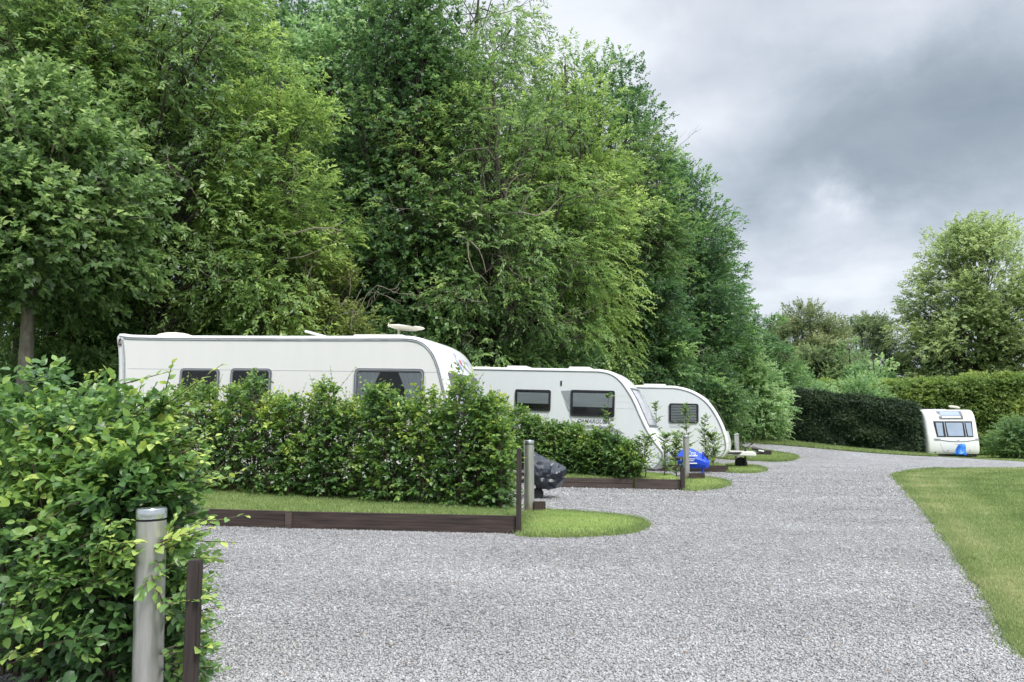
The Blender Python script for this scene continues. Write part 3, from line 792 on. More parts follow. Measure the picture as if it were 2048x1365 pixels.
# ------------------------------------------------------------------ caravans
class Van:
    def __init__(s, name, label, cat, O, theta, pitch, W, group=None):
        s.root = empty(name, O, label, cat, group)
        s.root.rotation_euler = (0, pitch, -theta)
        s.Mx = Matrix.Translation(O) @ Euler((0, pitch, -theta)).to_matrix().to_4x4()
        s.Mi = s.Mx.inverted(); s.W = W
        s.r = .06; s.bF = .12; s.bR = .05; s.rear_in = 0.0
    def side(s, px, py, y=0.0):
        c = s.Mi @ Vector((0, 0, EYE)); d = (s.Mi @ at(px, py, 10)) - c
        t = (y - c.y) / d.y
        p = c + d * t
        return (p.x, p.z)
    def profile(s, pts, n=90):
        P = np.array(pts, float)
        # light smoothing through dense resampling
        for _ in range(2):
            Q = [P[0]]
            for a, b in zip(P[:-1], P[1:]):
                Q += [a * .75 + b * .25, a * .25 + b * .75]
            Q.append(P[-1]); P = np.array(Q)
        d = np.r_[0, np.cumsum(np.linalg.norm(np.diff(P, axis=0), axis=1))]
        s.len = d[-1]; t = np.linspace(0, d[-1], n)
        s.P = np.stack([np.interp(t, d, P[:, 0]), np.interp(t, d, P[:, 1])], 1); s.n = n
        T = np.gradient(s.P, axis=0); T /= np.maximum(1e-9, np.linalg.norm(T, axis=1, keepdims=True))
        s.N = np.stack([-T[:, 1], T[:, 0]], 1)   # outward: rear -> roof -> front walk
        if s.N[n // 2, 1] < 0: s.N = -s.N
    def surf(s, u, y, off=0.0):
        """u in 0..n-1 along the profile"""
        i = min(s.n - 2, max(0, int(u))); f = u - i
        p = s.P[i] * (1 - f) + s.P[i + 1] * f; nn = s.N[i] * (1 - f) + s.N[i + 1] * f
        d = min(y, s.W - y); e = 0.0
        if d < s.r: e = s.r - math.sqrt(max(0, s.r ** 2 - (s.r - d) ** 2))
        q = 1 - (2 * y / s.W - 1) ** 2
        bx = s.bF * max(0, nn[0]) ** .7 * q - s.bR * max(0, -nn[0]) * q
        return (p[0] + nn[0] * (off - e) + bx, y, p[1] + nn[1] * (off - e))
    def u_front(s, z):
        """profile index on the front at height z"""
        for i in range(s.n - 1, 0, -1):
            if s.P[i - 1][1] >= z >= s.P[i][1]:
                return i - (z - s.P[i][1]) / max(1e-6, s.P[i - 1][1] - s.P[i][1])
        return s.n - 1
    def body(s, name, mat, lower=None):
        W, r = s.W, s.r
        st = [0, r * .08, r * .3, r * .6, r] + list(np.linspace(r, W - r, 13))[1:-1] + [W - r, W - r * .6, W - r * .3, W - r * .08, W]
        V = [s.surf(i, y) for y in st for i in range(s.n)]
        Fa = []
        n = s.n
        for a in range(len(st) - 1):
            for i in range(n - 1):
                Fa.append((a * n + i, a * n + i + 1, (a + 1) * n + i + 1, (a + 1) * n + i))
            Fa.append((a * n + n - 1, a * n, (a + 1) * n, (a + 1) * n + n - 1))
        mb = MB(); mb.v = V; mb.f = Fa
        mb.f.append(tuple(range(n))); mb.f.append(tuple((len(st) - 1) * n + i for i in range(n - 1, -1, -1)))
        return mb.build(name, mat, s.root, smooth=32)
    def skin(s, mat, inset=.075):
        """the flat side sheet inside the edge moulding, both sides"""
        poly = [(p[0] - nn[0] * (inset + s.rear_in * max(0, -nn[0])), p[1] - nn[1] * inset) for p, nn in zip(s.P, s.N)]
        return MB().prism(poly, -.006, .02).prism(poly, s.W - .02, s.W + .006).build('side_panel', mat, s.root)
    def rail(s, mat, inset=.07, rad=.014, u0=0, u1=None, name='edge_rail'):
        mb = MB()
        for y in (-.008, s.W + .008):
            mb.tube([(s.P[i][0] - s.N[i][0] * (inset + s.rear_in * max(0, -s.N[i][0])), y, s.P[i][1] - s.N[i][1] * inset) for i in range(u0, u1 or s.n)], rad, 6)
        return mb.build(name, mat, s.root, smooth=60)
    def patch(s, name, u0, u1, y0, y1, off, mat, parent=None, nu=14, ny=16, taper=0.0, skirt=.03):
        V, Fa = [], []
        for a in range(ny + 1):
            for b in range(nu + 1):
                tt = b / nu; ya = y0 + taper * tt; yb = y1 - taper * tt
                V.append(s.surf(u0 + (u1 - u0) * tt, ya + (yb - ya) * a / ny, off))
        C_ = nu + 1
        for a in range(ny):
            for b in range(nu):
                Fa.append((a * C_ + b, a * C_ + b + 1, (a + 1) * C_ + b + 1, (a + 1) * C_ + b))
        ring = [b for b in range(C_)] + [a * C_ + nu for a in range(1, ny + 1)] + [ny * C_ + b for b in range(nu - 1, -1, -1)] + [a * C_ for a in range(ny - 1, 0, -1)]
        base = len(V)
        for q in ring:
            a, b = divmod(q, C_); tt = b / nu; ya = y0 + taper * tt; yb = y1 - taper * tt
            V.append(s.surf(u0 + (u1 - u0) * tt, ya + (yb - ya) * a / ny, off - skirt))
        for i in range(len(ring)):
            j = (i + 1) % len(ring); Fa.append((ring[i], ring[j], base + j, base + i))
        mb = MB(); mb.v = V; mb.f = Fa
        return mb.build(name, mat, parent or s.root, smooth=35)
    def window(s, a, b, r, fw, fmat, blind=None, blind_to=0.0, curtains=False, slats=0, ring=None):
        """side window between two pixel corners (upper left, lower right)"""
        (x0, z1), (x1, z0) = s.side(*a), s.side(*b)
        w = MB().ring(rrect(x0, z0, x1, z1, r), rrect(x0 + fw, z0 + fw, x1 - fw, z1 - fw, max(.01, r - fw * .6)), -.008, -.036).build('window', fmat, s.root, smooth=40)
        if ring is not None:
            MB().ring(rrect(x0 + fw * .35, z0 + fw * .35, x1 - fw * .35, z1 - fw * .35, r), rrect(x0 + fw * .62, z0 + fw * .62, x1 - fw * .62, z1 - fw * .62, r * .8), -.030, -.041).build('window_seal', ring, w, smooth=40)
        i0, i1, k0, k1 = x0 + fw * .7, x1 - fw * .7, z0 + fw * .7, z1 - fw * .7
        MB().prism(rrect(i0, k0, i1, k1, .02), -.009, -.012).build('dark_interior', M['interior'], w)
        if blind is not None:
            zb = k0 + (k1 - k0) * blind_to
            MB().box((i0 + .02, -.0165, zb), (i1 - .02, -.0145, k1 - .035)).build('blind', blind, w)
        if slats:
            mb = MB()
            for q in range(slats):
                z = k0 + (k1 - k0) * (q + .5) / slats
                mb.box((i0 + .03, -.0168, z - .016), (i1 - .03, -.0148, z + .010))
            mb.build('blind', M['blind'], w)
        if curtains:
            wd = (i1 - i0)
            for sd in (0, 1):
                V, Fa = [], []
                nx, nz_ = 26, 14
                for jz in range(nz_ + 1):
                    t = jz / nz_
                    wid = wd * (.36 - .20 * math.sin(math.pi * min(1, t * 1.0) * .5) ** 1.0 + .05 * t)
                    for ix in range(nx + 1):
                        q = ix / nx
                        xx = i0 + q * wid if sd == 0 else i1 - q * wid
                        V.append((xx, -.018 - .0045 * math.sin(q * 40 + 1.3 * sd) , k1 - .03 - t * (k1 - k0 - .04)))
                for jz in range(nz_):
                    for ix in range(nx):
                        Fa.append((jz * (nx + 1) + ix, jz * (nx + 1) + ix + 1, (jz + 1) * (nx + 1) + ix + 1, (jz + 1) * (nx + 1) + ix))
                mb = MB(); mb.v = V; mb.f = Fa; mb.build('curtain', M['curtain'], w, smooth=180)
        MB().prism(rrect(i0, k0, i1, k1, .02), -.027, -.025).build('pane', M['glass'], w)
        return w
    def wheels(s, xc, r=.33):
        for y in (.10, s.W - .10):
            Mw = Matrix.Translation((xc, y, r - .02)) @ Matrix.Rotation(math.pi / 2, 4, 'X')
            t = MB().lathe([(.20, -.09), (r - .02, -.09), (r, -.06), (r, .06), (r - .02, .09), (.20, .09)], 28, Mw).build('wheel', M['rubber'], s.root, smooth=40)
            MB().lathe([(.05, -.10), (.205, -.094), (.205, .094), (.05, .10)], 24, Mw).build('hub', M['hub'], t, smooth=40)
    def drawbar(s, x0, L, z=.42):
        mb = MB()
        for y in (.45, s.W - .45):
            mb.tube([(x0 - .3, y, z), (x0 + L, s.W / 2, z + .02)], .04, 6)
        mb.box((x0 + L - .1, s.W / 2 - .05, z - .02), (x0 + L + .3, s.W / 2 + .05, z + .10))
        mb.build('drawbar', M['dark_metal'], s.root)
    def jockey(s, x, z=.5, mat=None, wr=.10, rad=.024):
        y = s.W / 2 - .12
        st = MB().tube([(x, y, wr), (x, y, z + .15)], rad, 10)
        st.tube([(x, y, z - .08), (x, y, z + .0)], rad * 1.6, 10)
        o = st.build('jockey_stem', mat or M['dark_metal'], s.root, smooth=50)
        Mw = Matrix.Translation((x, y + .0, wr - .01)) @ Matrix.Rotation(math.pi / 2, 4, 'X')
        MB().lathe([(.03, -.04), (wr - .01, -.04), (wr, -.02), (wr, .02), (wr - .01, .04), (.03, .04)], 20, Mw).build('jockey_wheel', M['rubber'], o, smooth=40)

def text_obj(name, txt, size, mat, parent, x, y, z, shear=0.0, thick=.002, scx=1.0, rot=None):
    cu = bpy.data.curves.new(name, 'FONT'); cu.body = txt; cu.size = size; cu.shear = shear; cu.extrude = thick; cu.resolution_u = 3; cu.offset = .0025 * size / .13
    t = bpy.data.objects.new('tmp', cu); COL.objects.link(t)
    dg = bpy.context.evaluated_depsgraph_get(); dg.update()
    me = bpy.data.meshes.new_from_object(t.evaluated_get(dg)); me.name = name
    bpy.data.objects.remove(t); bpy.data.curves.remove(cu)
    me.materials.clear()
    me.transform(Matrix.Translation((x, y, z)) @ (rot or Matrix.Identity(4)) @ Matrix.Scale(scx, 4, (1, 0, 0)) @ Matrix.Rotation(math.pi / 2, 4, 'X'))
    return link(name, me, mat, parent)

GV = 'touring caravans parked on the pitches'
# --- first caravan: cream sided
th1 = math.radians(11)
p0 = at(905, 900, 12.8)
A = Van('touring_caravan', 'big cream caravan with a flying saucer aerial on its roof, behind the thick beech hedge', 'caravan', (p0.x, p0.y, gz(p0.x, p0.y) + .02), th1, math.radians(1.4), 2.25, GV)
A.bF = .17; A.rear_in = .075
pr = [A.side(*q) for q in [(232, 960), (233, 850), (235, 740), (234, 700), (231, 683), (231, 672), (236, 666), (246, 667), (264, 670), (420, 671), (640, 671.5), (800, 671), (822, 671.5), (842, 676), (858, 686), (872, 703), (882, 726), (890, 757), (900, 800), (910, 850), (913, 885), (911, 930), (900, 960)]]
A.profile(pr, 120)
A.body('body', M['white_front'])
A.skin(M['cream_side'], .085)
A.rail(M['rail'], .083, .0115)
A.rail(M['rail_light'], .052, .010, name='gutter_rail')
A.window((363, 737), (437, 801), .07, .045, M['window_grey'], curtains=False, ring=M['rail'])
A.window((464, 737), (541, 804), .07, .045, M['window_grey'], ring=M['rail'])
A.window((711, 737), (846, 832), .07, .05, M['window_grey'], curtains=True, ring=M['rail'])
u0, u1 = A.u_front(A.side(887, 745)[1]), A.u_front(A.side(903, 838)[1])
fw = A.patch('front_window', u0, u1, .13, A.W - .13, .012, M['window_grey'])
ul = u0 + (u1 - u0) * .16
MBp = A.patch('curtain', ul, u1 - .6, .20, A.W - .20, .017, M['curtain'], fw, ny=80, skirt=.004)
A.patch('pane', ul, u1 - .6, .20, A.W - .20, .026, M['glass'], fw, skirt=.004)
# corner marker lamp and panel seams
x, z = A.side(241, 685)
MB().ring(rrect(x - .028, z - .055, x + .028, z + .055, .012), rrect(x - .014, z - .055 + .02, x + .014, z + .056, .008), -.02, .0).build('marker_lamp', M['rust_metal'], A.root)
xa, za = A.side(256, 737.5); xb, zb = A.side(880, 737.5)
MB().box((xa, -.0085, za - .004), (xb, -.0055, za + .004)).build('panel_seam', M['rail_light'], A.root)
x, z = A.side(470, 822); 
MB().prism([(x, z), (x + .34, z + .005), (x + .36, z - .035), (x + .01, z - .03)], -.010, -.005).build('stripe', M['blind_blue'], A.root)
MB().prism([(x - .05, z - .06), (x + .36, z - .05), (x + .38, z - .085), (x - .04, z - .095)], -.010, -.005).build('stripe', M['logo_yellow'], A.root)
# roof furniture
def roof_z(V_, x):
    i = int(np.argmin(np.abs(V_.P[:, 0] - x) + (V_.P[:, 1] < V_.P[:, 1].max() - .5) * 9)); return V_.P[i][1]
x, _ = A.side(322, 670); zr = roof_z(A, x)
Md = Matrix.Translation((x, .42, zr - .01)) @ Matrix.Scale(1.1, 4, (1, 0, 0))
MB().lathe([(.30, 0), (.31, .02), (.27, .055), (.17, .085), (.05, .10)], 30, Md).build('roof_light', M['cream_plastic'], A.root, smooth=50)
x, _ = A.side(612, 671); zr = roof_z(A, x)
h = MB().box((-.30, .75, zr - .01), (.26, 1.4, zr + .035), Matrix.Translation((x, 0, 0)), bev=.01).build('roof_hatch', M['white_plastic'], A.root, smooth=40)
MB().box((-.54, -.32, -.02), (0, .32, .025), Matrix.Translation((x + .12, 1.07, zr + .02)) @ Matrix.Rotation(math.radians(15.5), 4, 'Y'), bev=.012).build('hatch_lid', M['white_plastic'], h, smooth=40)
x, _ = A.side(745, 671); zr = roof_z(A, x)
MB().box((x - .42, .2, zr - .01), (x + .45, 1.4, zr + .04), bev=.012).build('roof_light', M['white_plastic'], A.root, smooth=40)
x, _ = A.side(775, 671); zr = roof_z(A, x)
ae = MB().tube([(x, .55, zr - .02), (x, .55, zr + .17)], .024, 10).build('aerial_mast', M['cream_plastic'], A.root, smooth=50)
Ms = Matrix.Translation((x + .10, .55, zr + .19)) @ Matrix.Rotation(math.radians(5), 4, 'Y') @ Matrix.Scale(.8, 4, (0, 0, 1))
dish = MB().lathe([(.05, -.055), (.16, -.045), (.27, -.012), (.295, .008), (.285, .022), (.2, .04), (.06, .047)], 36, Ms)
for i, v in enumerate(dish.v):   # saucer drawn out towards one side
    dx = v[0] - (x + .10)
    if dx > 0:
        dish.v[i] = (v[0] + dx * .18, v[1], v[2] + (-.05 * dx if v[2] > zr + .19 else .05 * dx))
dish.build('aerial_dish', M['cream_plastic'], ae, smooth=60)
MB().tube([(x - .19, .55, zr + .20), (x - .19, .55, zr + .27)], .006, 5).build('aerial_tip', M['cream_plastic'], ae)
# badge on the front shoulder: crescent, red spot and worn lettering, laid on the curved front
def front_badge(V_, poly, uc, yc, off, name, mat, sc_=1.0):
    """poly in (y, up) metres around a point of the front surface"""
    ul_ = V_.len / (V_.n - 1)
    mb = MB(); n = len(poly)
    vs = [V_.surf(uc - p[1] * sc_ / ul_, yc + p[0] * sc_, off) for p in poly] + [V_.surf(uc - p[1] * sc_ / ul_, yc + p[0] * sc_, off - .006) for p in poly]
    mb.add(vs, [tuple(range(n))] + [tuple(range(2 * n - 1, n - 1, -1))] + [(i, (i + 1) % n, n + (i + 1) % n, n + i) for i in range(n)])
    return mb.build(name, mat, V_.root)
uc = A.u_front(A.side(880, 716)[1])
cres = [(math.cos(t) * .15 - .02, math.sin(t) * .17) for t in np.linspace(math.radians(95), math.radians(262), 14)] + \
       [(math.cos(t) * .095 + .0, math.sin(t) * .12 - .0) for t in np.linspace(math.radians(255), math.radians(105), 12)]
front_badge(A, cres, uc, .78, .006, 'badge', M['logo_blue'])
front_badge(A, [(.045 * math.cos(t), .055 * math.sin(t) - .01) for t in np.linspace(0, 6.28, 19)[:-1]], uc, .80, .007, 'badge', M['logo_red'])
front_badge(A, [(.03, -.04), (.16, -.10), (.40, -.19), (.40, -.205), (.15, -.125), (.02, -.07)], uc, .78, .006, 'badge', M['logo_blue'])
for i, (w_, hh) in enumerate([(.05, .10), (.045, .075), (.05, .075), (.045, .07), (.05, .075), (.045, .09)]):
    y_ = .12 + i * .062
    front_badge(A, [(y_, .0 - i * .012), (y_ + w_ * .35, .0 - i * .012), (y_ + w_, hh - i * .012), (y_ + w_ * .6, hh - i * .012)], uc, .78, .006, 'lettering', M['logo_blue'])
A.wheels(-2.6); A.wheels(-3.3); A.drawbar(0, 1.35); A.jockey(1.20, .46, M['rust_metal'], .10, .036)

# --- second caravan
th2 = math.radians(14)
p0 = at(1333, 930, 18.7)
B = Van('touring_caravan', 'white caravan with grey swoosh decals and lettering under its window, middle one of the row', 'caravan', (p0.x, p0.y, gz(p0.x, p0.y) + .03), th2, math.radians(2.0), 2.25, GV)
B.bF = .14
top = [B.side(*q) for q in [(1180, 738), (1204, 738.5), (1226, 744), (1243, 757), (1256, 774), (1270, 797), (1283, 827), (1297, 858), (1313, 882), (1328, 900), (1332, 912), (1322, 932), (1312, 940)]]
rear = [(top[0][0] - 4.6, .40), (top[0][0] - 4.68, 1.2), (top[0][0] - 4.62, top[0][1] - .22), (top[0][0] - 4.35, top[0][1] - .02), (top[0][0] - 3.6, top[0][1] + .0), (top[0][0] - 1.5, top[0][1])]
B.profile(rear + top, 110)
B.body('body', M['white_front']); B.skin(M['white_side'], .065); B.rail(M['rail'], .064, .017)
B.window((1031, 779), (1101, 823), .045, .05, M['window_black'], blind=M['blind'], blind_to=.32)
B.window((1142, 780), (1229, 835), .045, .05, M['window_black'], blind=M['blind'], blind_to=.34)
dz = lambda pts, y0=-.012: [B.side(*q) for q in pts]
MB().prism(dz([(1122, 782), (1145, 781), (1145, 822), (1136, 812), (1128, 797)]), -.0125, -.005).build('decal', M['decal'], B.root)
MB().prism(dz([(1129, 802), (1141, 822), (1137, 824)]), -.0125, -.005).build('decal', M['decal'], B.root)
MB().prism(dz([(1139, 833), (1146, 842), (1160, 849), (1195, 852), (1222, 854), (1240, 862), (1250, 868), (1226, 865), (1200, 857), (1165, 857), (1150, 852)]), -.0125, -.005).build('decal', M['decal'], B.root)
x, z = B.side(1153, 846)
text_obj('lettering', 'CAMARGUE', .135, M['letter'], B.root, x, -.008, z, shear=.35, scx=.95)
x, z = B.side(1205, 839)
MB().prism([(x, z), (x + .05, z), (x + .085, z - .045), (x + .13, z + .012), (x + .165, z + .012), (x + .10, z - .10), (x + .07, z - .10)], -.010, -.005).build('lettering', M['letter'], B.root)
for q_ in (792, 804, 817):
    xa, za = B.side(1233, q_); xb, zb = B.side(1253 + (q_ - 780) * .42, q_)
    MB().box((xa, -.0085, za - .004), (xb, -.0055, za + .004)).build('panel_seam', M['rail_light'], B.root)
x, z = B.side(1122.5, 767)
MB().box((x - .02, -.022, z - .06), (x + .02, .0, z + .06), bev=.006).build('marker_lamp', M['window_black'], B.root)
u0, u1 = B.u_front(B.side(1257, 776)[1]), B.u_front(B.side(1296, 855)[1])
fw = B.patch('front_window', u0, u1, .10, B.W - .10, .012, M['window_grey'])
B.patch('blind', u0 + .8, u1 - .7, .16, B.W - .16, .017, M['curtain'], fw, ny=60, skirt=.004)
B.patch('pane', u0 + .8, u1 - .7, .16, B.W - .16, .026, M['glass'], fw, skirt=.004)
for (pa, pb_) in ((1009, 1050), (1134, 1178)):
    xa, _ = B.side(pa, 738); xb, _ = B.side(pb_, 738); zr = B.P[:, 1].max()
    MB().box((xa, .2, zr - .02), (xb, .9, zr + .06), bev=.02).build('roof_light', M['white_plastic'], B.root, smooth=40)
xa, _ = B.side(1176, 738)
MB().box((xa, .8, B.P[:, 1].max() - .02), (xa + .30, 1.2, B.P[:, 1].max() + .03), bev=.012).build('roof_vent', M['cream_plastic'], B.root, smooth=40)
xa, _ = B.side(956, 738)
MB().box((xa - .3, .7, B.P[:, 1].max() - .02), (xa + .1, 1.3, B.P[:, 1].max() + .06), bev=.02).build('roof_light', M['cream_plastic'], B.root, smooth=40)
B.wheels(-2.9); B.drawbar(0, .62); B.jockey(.80, .45, M['blue_cover'], .05, .024)

# --- third caravan: rounded nose
th3 = math.radians(11)
p0 = at(1462, 905, 22.6)
C3 = Van('touring_caravan', 'rounded white caravan farthest along the row, beside the white drawbar cover', 'caravan', (p0.x, p0.y, gz(p0.x, p0.y) + .03), th3, math.radians(1.4), 2.2, GV)
C3.bF = .16
top = [C3.side(*q) for q in [(1330, 771.5), (1352, 772), (1378, 778), (1400, 789), (1418, 804), (1433, 825), (1446, 850), (1455, 878), (1457, 898), (1450, 912), (1444, 916)]]
rear = [(top[0][0] - 4.0, .40), (top[0][0] - 4.08, 1.2), (top[0][0] - 4.0, top[0][1] - .25), (top[0][0] - 3.7, top[0][1] - .02), (top[0][0] - 3.0, top[0][1]), (top[0][0] - 1.3, top[0][1])]
C3.profile(rear + top, 110)
C3.body('body', M['white_front']); C3.skin(M['white_side'], .07); C3.rail(M['rail'], .068, .019)
C3.window((1338, 807), (1397, 847), .06, .04, M['window_black'], slats=11)
x, z = C3.side(1339, 853); x2, z2 = C3.side(1380, 853)
MB().box((x, -.010, z - .04), (x2, -.005, z + .03)).build('decal', M['rail_light'], C3.root)
u0, u1 = C3.u_front(C3.side(1413, 803)[1]), C3.u_front(C3.side(1449, 862)[1])
fw = C3.patch('front_window', u0, u1, .14, C3.W - .14, .012, M['window_black'])
C3.patch('pane', u0 + .7, u1 - .7, .20, C3.W - .20, .022, M['glass'], fw, skirt=.004)
um = C3.u_front(C3.side(1390, 783)[1])
fw = C3.patch('roof_window', um, u0 - .8, .55, C3.W - .55, .012, M['window_grey'])
xa, _ = C3.side(1286, 771); xb, _ = C3.side(1332, 771)
MB().box((xa, .2, C3.P[:, 1].max() - .02), (xb, .9, C3.P[:, 1].max() + .055), bev=.02).build('roof_light', M['white_plastic'], C3.root, smooth=40)
C3.wheels(-2.4); C3.drawbar(0, .9)
# white moulded cover over the drawbar, its stand, wheel and dark coupling
xa, za = C3.side(1459, 902, C3.W / 2); xb, zb = C3.side(1510, 913, C3.W / 2)
MB().box((xa - .25, C3.W / 2 - .35, zb), (xb, C3.W / 2 + .35, za), bev=.03).build('drawbar_cover', M['white_plastic'], C3.root, smooth=40)
xs_, zs_ = C3.side(1490.5, 920, C3.W / 2 - .1)
C3.jockey(xs_, .40, M['dark_metal'], .06, .032)
Mw = Matrix.Translation((C3.side(1482, 925, C3.W / 2)[0], C3.W / 2, .13)) @ Matrix.Rotation(math.pi / 2, 4, 'X')
MB().lathe([(.04, -.05), (.16, -.05), (.175, -.03), (.175, .03), (.16, .05), (.04, .05)], 24, Mw).build('spare_wheel', M['rubber'], C3.root, smooth=40)
q = lambda px, py, yy=C3.W / 2: (lambda s_: (s_[0], yy, s_[1]))(C3.side(px, py, yy))
cp = MB().tube([q(1504, 897), q(1512, 898), q(1522, 901), q(1530, 904)], [.06, .05, .055, .03], 8)
cp.tube([q(1498, 898), q(1492, 896), q(1479, 889)], .012, 5); cp.tube([q(1489, 899), q(1495, 895), q(1504, 889)], .012, 5); cp.tube([q(1501, 890), q(1506, 887)], .022, 5)
cp.build('coupling', M['dark_metal'], C3.root, smooth=50)
MB().tube([q(1517, 901.5, C3.W / 2 - .06), q(1528, 903.5, C3.W / 2 - .06)], .022, 6).build('coupling_grip', M['white_plastic'], C3.root)

# --- fourth caravan seen end on
d4 = ground(1902, 920)
W4 = 2.42
Yf = 37.3; xl4 = (1849.5 - 1024) / F * Yf
g4 = -.30
D4 = Van('touring_caravan', 'white caravan seen end on beside the dark clipped hedge across the road', 'caravan', (xl4, Yf, g4), math.radians(89), 0, W4, GV)
D4.r = .10; D4.bF = .11
zt = at(1900, 819, Yf).z - g4; zbm = at(1900, 908.5, Yf).z - g4
fx = [(-.62, zt), (-.44, zt - .04), (-.26, zt - .22), (-.17, zt - .5), (-.08, zt - 1.0), (0, zt - 1.32), (.04, zt - 1.7), (.02, zbm + .1), (-.04, zbm)]
D4.profile([(-6.2, zbm), (-6.25, 1.2), (-6.15, zt - .2), (-5.9, zt), (-3, zt), (-1.2, zt)] + fx, 120)
D4.body('body', M['white_front']); D4.skin(M['white_side'], .14)
def d4y(px): return (px - 1024) / F * Yf - xl4
def d4u(py): return D4.u_front(at(1900, py, Yf).z - g4)
fw = D4.patch('front_window', d4u(843), d4u(874.5), d4y(1864.5), d4y(1943), .012, M['window_black'], taper=.06)
for a, b in ((1868.5, 1881), (1888, 1921.5), (1928, 1940)):
    D4.patch('pane', d4u(846), d4u(872.5), d4y(a), d4y(b), .020, M['blind_blue'], fw, ny=6, taper=.03, skirt=.01)
for a in (1885, 1925):
    D4.patch('mullion', d4u(844), d4u(874), d4y(a) - .02, d4y(a) + .02, .024, M['decal'], fw, ny=2, skirt=.01)
fw = D4.patch('roof_window', d4u(822.6), d4u(839), d4y(1875.5), d4y(1927.5), .012, M['window_grey'], taper=.05)
D4.patch('pane', d4u(824), d4u(832.5), d4y(1882), d4y(1920), .02, M['blind_blue'], fw, ny=6, skirt=.01)
D4.patch('trim', d4u(833.5), d4u(836), d4y(1883), d4y(1921), .02, M['white_plastic'], fw, ny=6, skirt=.01)
for sd in (0, 1):
    y0 = d4y(1863) if sd == 0 else d4y(1936)
    y1 = d4y(1871) if sd == 0 else d4y(1942)
    D4.patch('marker_lamp', d4u(831), d4u(838.5), y0, y1, .008, M['rail_light'], ny=3, taper=.04, skirt=.02)
# bumper line, a shallow smile, with its two lamps
mb = MB()
mb.tube([D4.surf(d4u(878 + 5.5 * (1 - (2 * t - 1) ** 2)), d4y(1861) + (d4y(1954) - d4y(1861)) * t, .004) for t in np.linspace(0, 1, 21)], .02, 6)
mb.build('bumper_line', M['decal'], D4.root, smooth=60)
for a, b in ((1861, 1873), (1944, 1953.5)):
    D4.patch('headlamp', d4u(877.5), d4u(881.5), d4y(a), d4y(b), .012, M['decal'], ny=4, skirt=.02)
mb = MB()
pth = [(1872, 886), (1873.5, 893), (1877, 901), (1884, 904.5), (1904, 905), (1930, 904.5), (1937, 901), (1941, 893), (1943, 886)]
mb.tube([D4.surf(d4u(py), d4y(px), .002) for px, py in pth], .010, 5)
mb.build('locker_seam', M['rail_light'], D4.root, smooth=60)
for px in (1886, 1930):
    D4.patch('latch', d4u(900.5), d4u(902.5), d4y(px) - .03, d4y(px) + .03, .012, M['decal'], ny=2, skirt=.02)
D4.patch('badge', d4u(880), d4u(881.3), d4y(1905.5), d4y(1910), .010, M['decal'], ny=2, skirt=.02)
D4.patch('badge', d4u(888), d4u(889), d4y(1899), d4y(1915), .008, M['rail_light'], ny=4, skirt=.02)
for px in (1862, 1953):
    D4.patch('marker_lamp', d4u(904), d4u(906), d4y(px) - .03, d4y(px) + .03, .012, M['rust_metal'], ny=2, skirt=.02)
MB().box((-1.9, .0, zt - .03), (-1.0, 1.5, zt + .03), bev=.01).build('roof_rack', M['rail_light'], D4.root)
Ms = Matrix.Translation((-1.0, d4y(1931), zt + .13)) @ Matrix.Rotation(math.radians(-12), 4, 'X')
ae = MB().lathe([(.04, -.06), (.18, -.045), (.26, 0), (.2, .035), (.05, .05)], 28, Ms).build('aerial_dish', M['cream_plastic'], D4.root, smooth=60)
MB().tube([(-1.0, d4y(1931), zt - .02), (-1.0, d4y(1931), zt + .10)], .03, 8).build('aerial_mast', M['dark_metal'], ae)
MB().box((-.9, -.12, zt - .06), (-.3, .0, zt - .02)).build('awning_rail', M['white_plastic'], D4.root)
xw = -1.9
MB().ring(rrect(-2.5, 1.25, -1.5, 1.85, .05), rrect(-2.44, 1.31, -1.56, 1.79, .03), -.008, -.03).build('window', M['window_black'], D4.root)
MB().box((-2.2, -.09, .42), (-1.4, -.005, 1.1), bev=.02).build('locker', M['white_plastic'], D4.root)
MB().box((-6, .12, zbm - .13), (-.1, W4 - .12, zbm + .01)).build('chassis', M['dark_metal'], D4.root)
for y in (.35, W4 - .35):
    MB().tube([(-.35, y, zbm), (-.28, y, .06)], .03, 6).box((-.36, y - .1, .0), (-.16, y + .1, .06)).build('corner_steady', M['dark_metal'], D4.root)
D4.wheels(-3.2, .32); D4.drawbar(0, 1.1, .14); D4.jockey(.85, .4, M['dark_metal'], .15, .06)

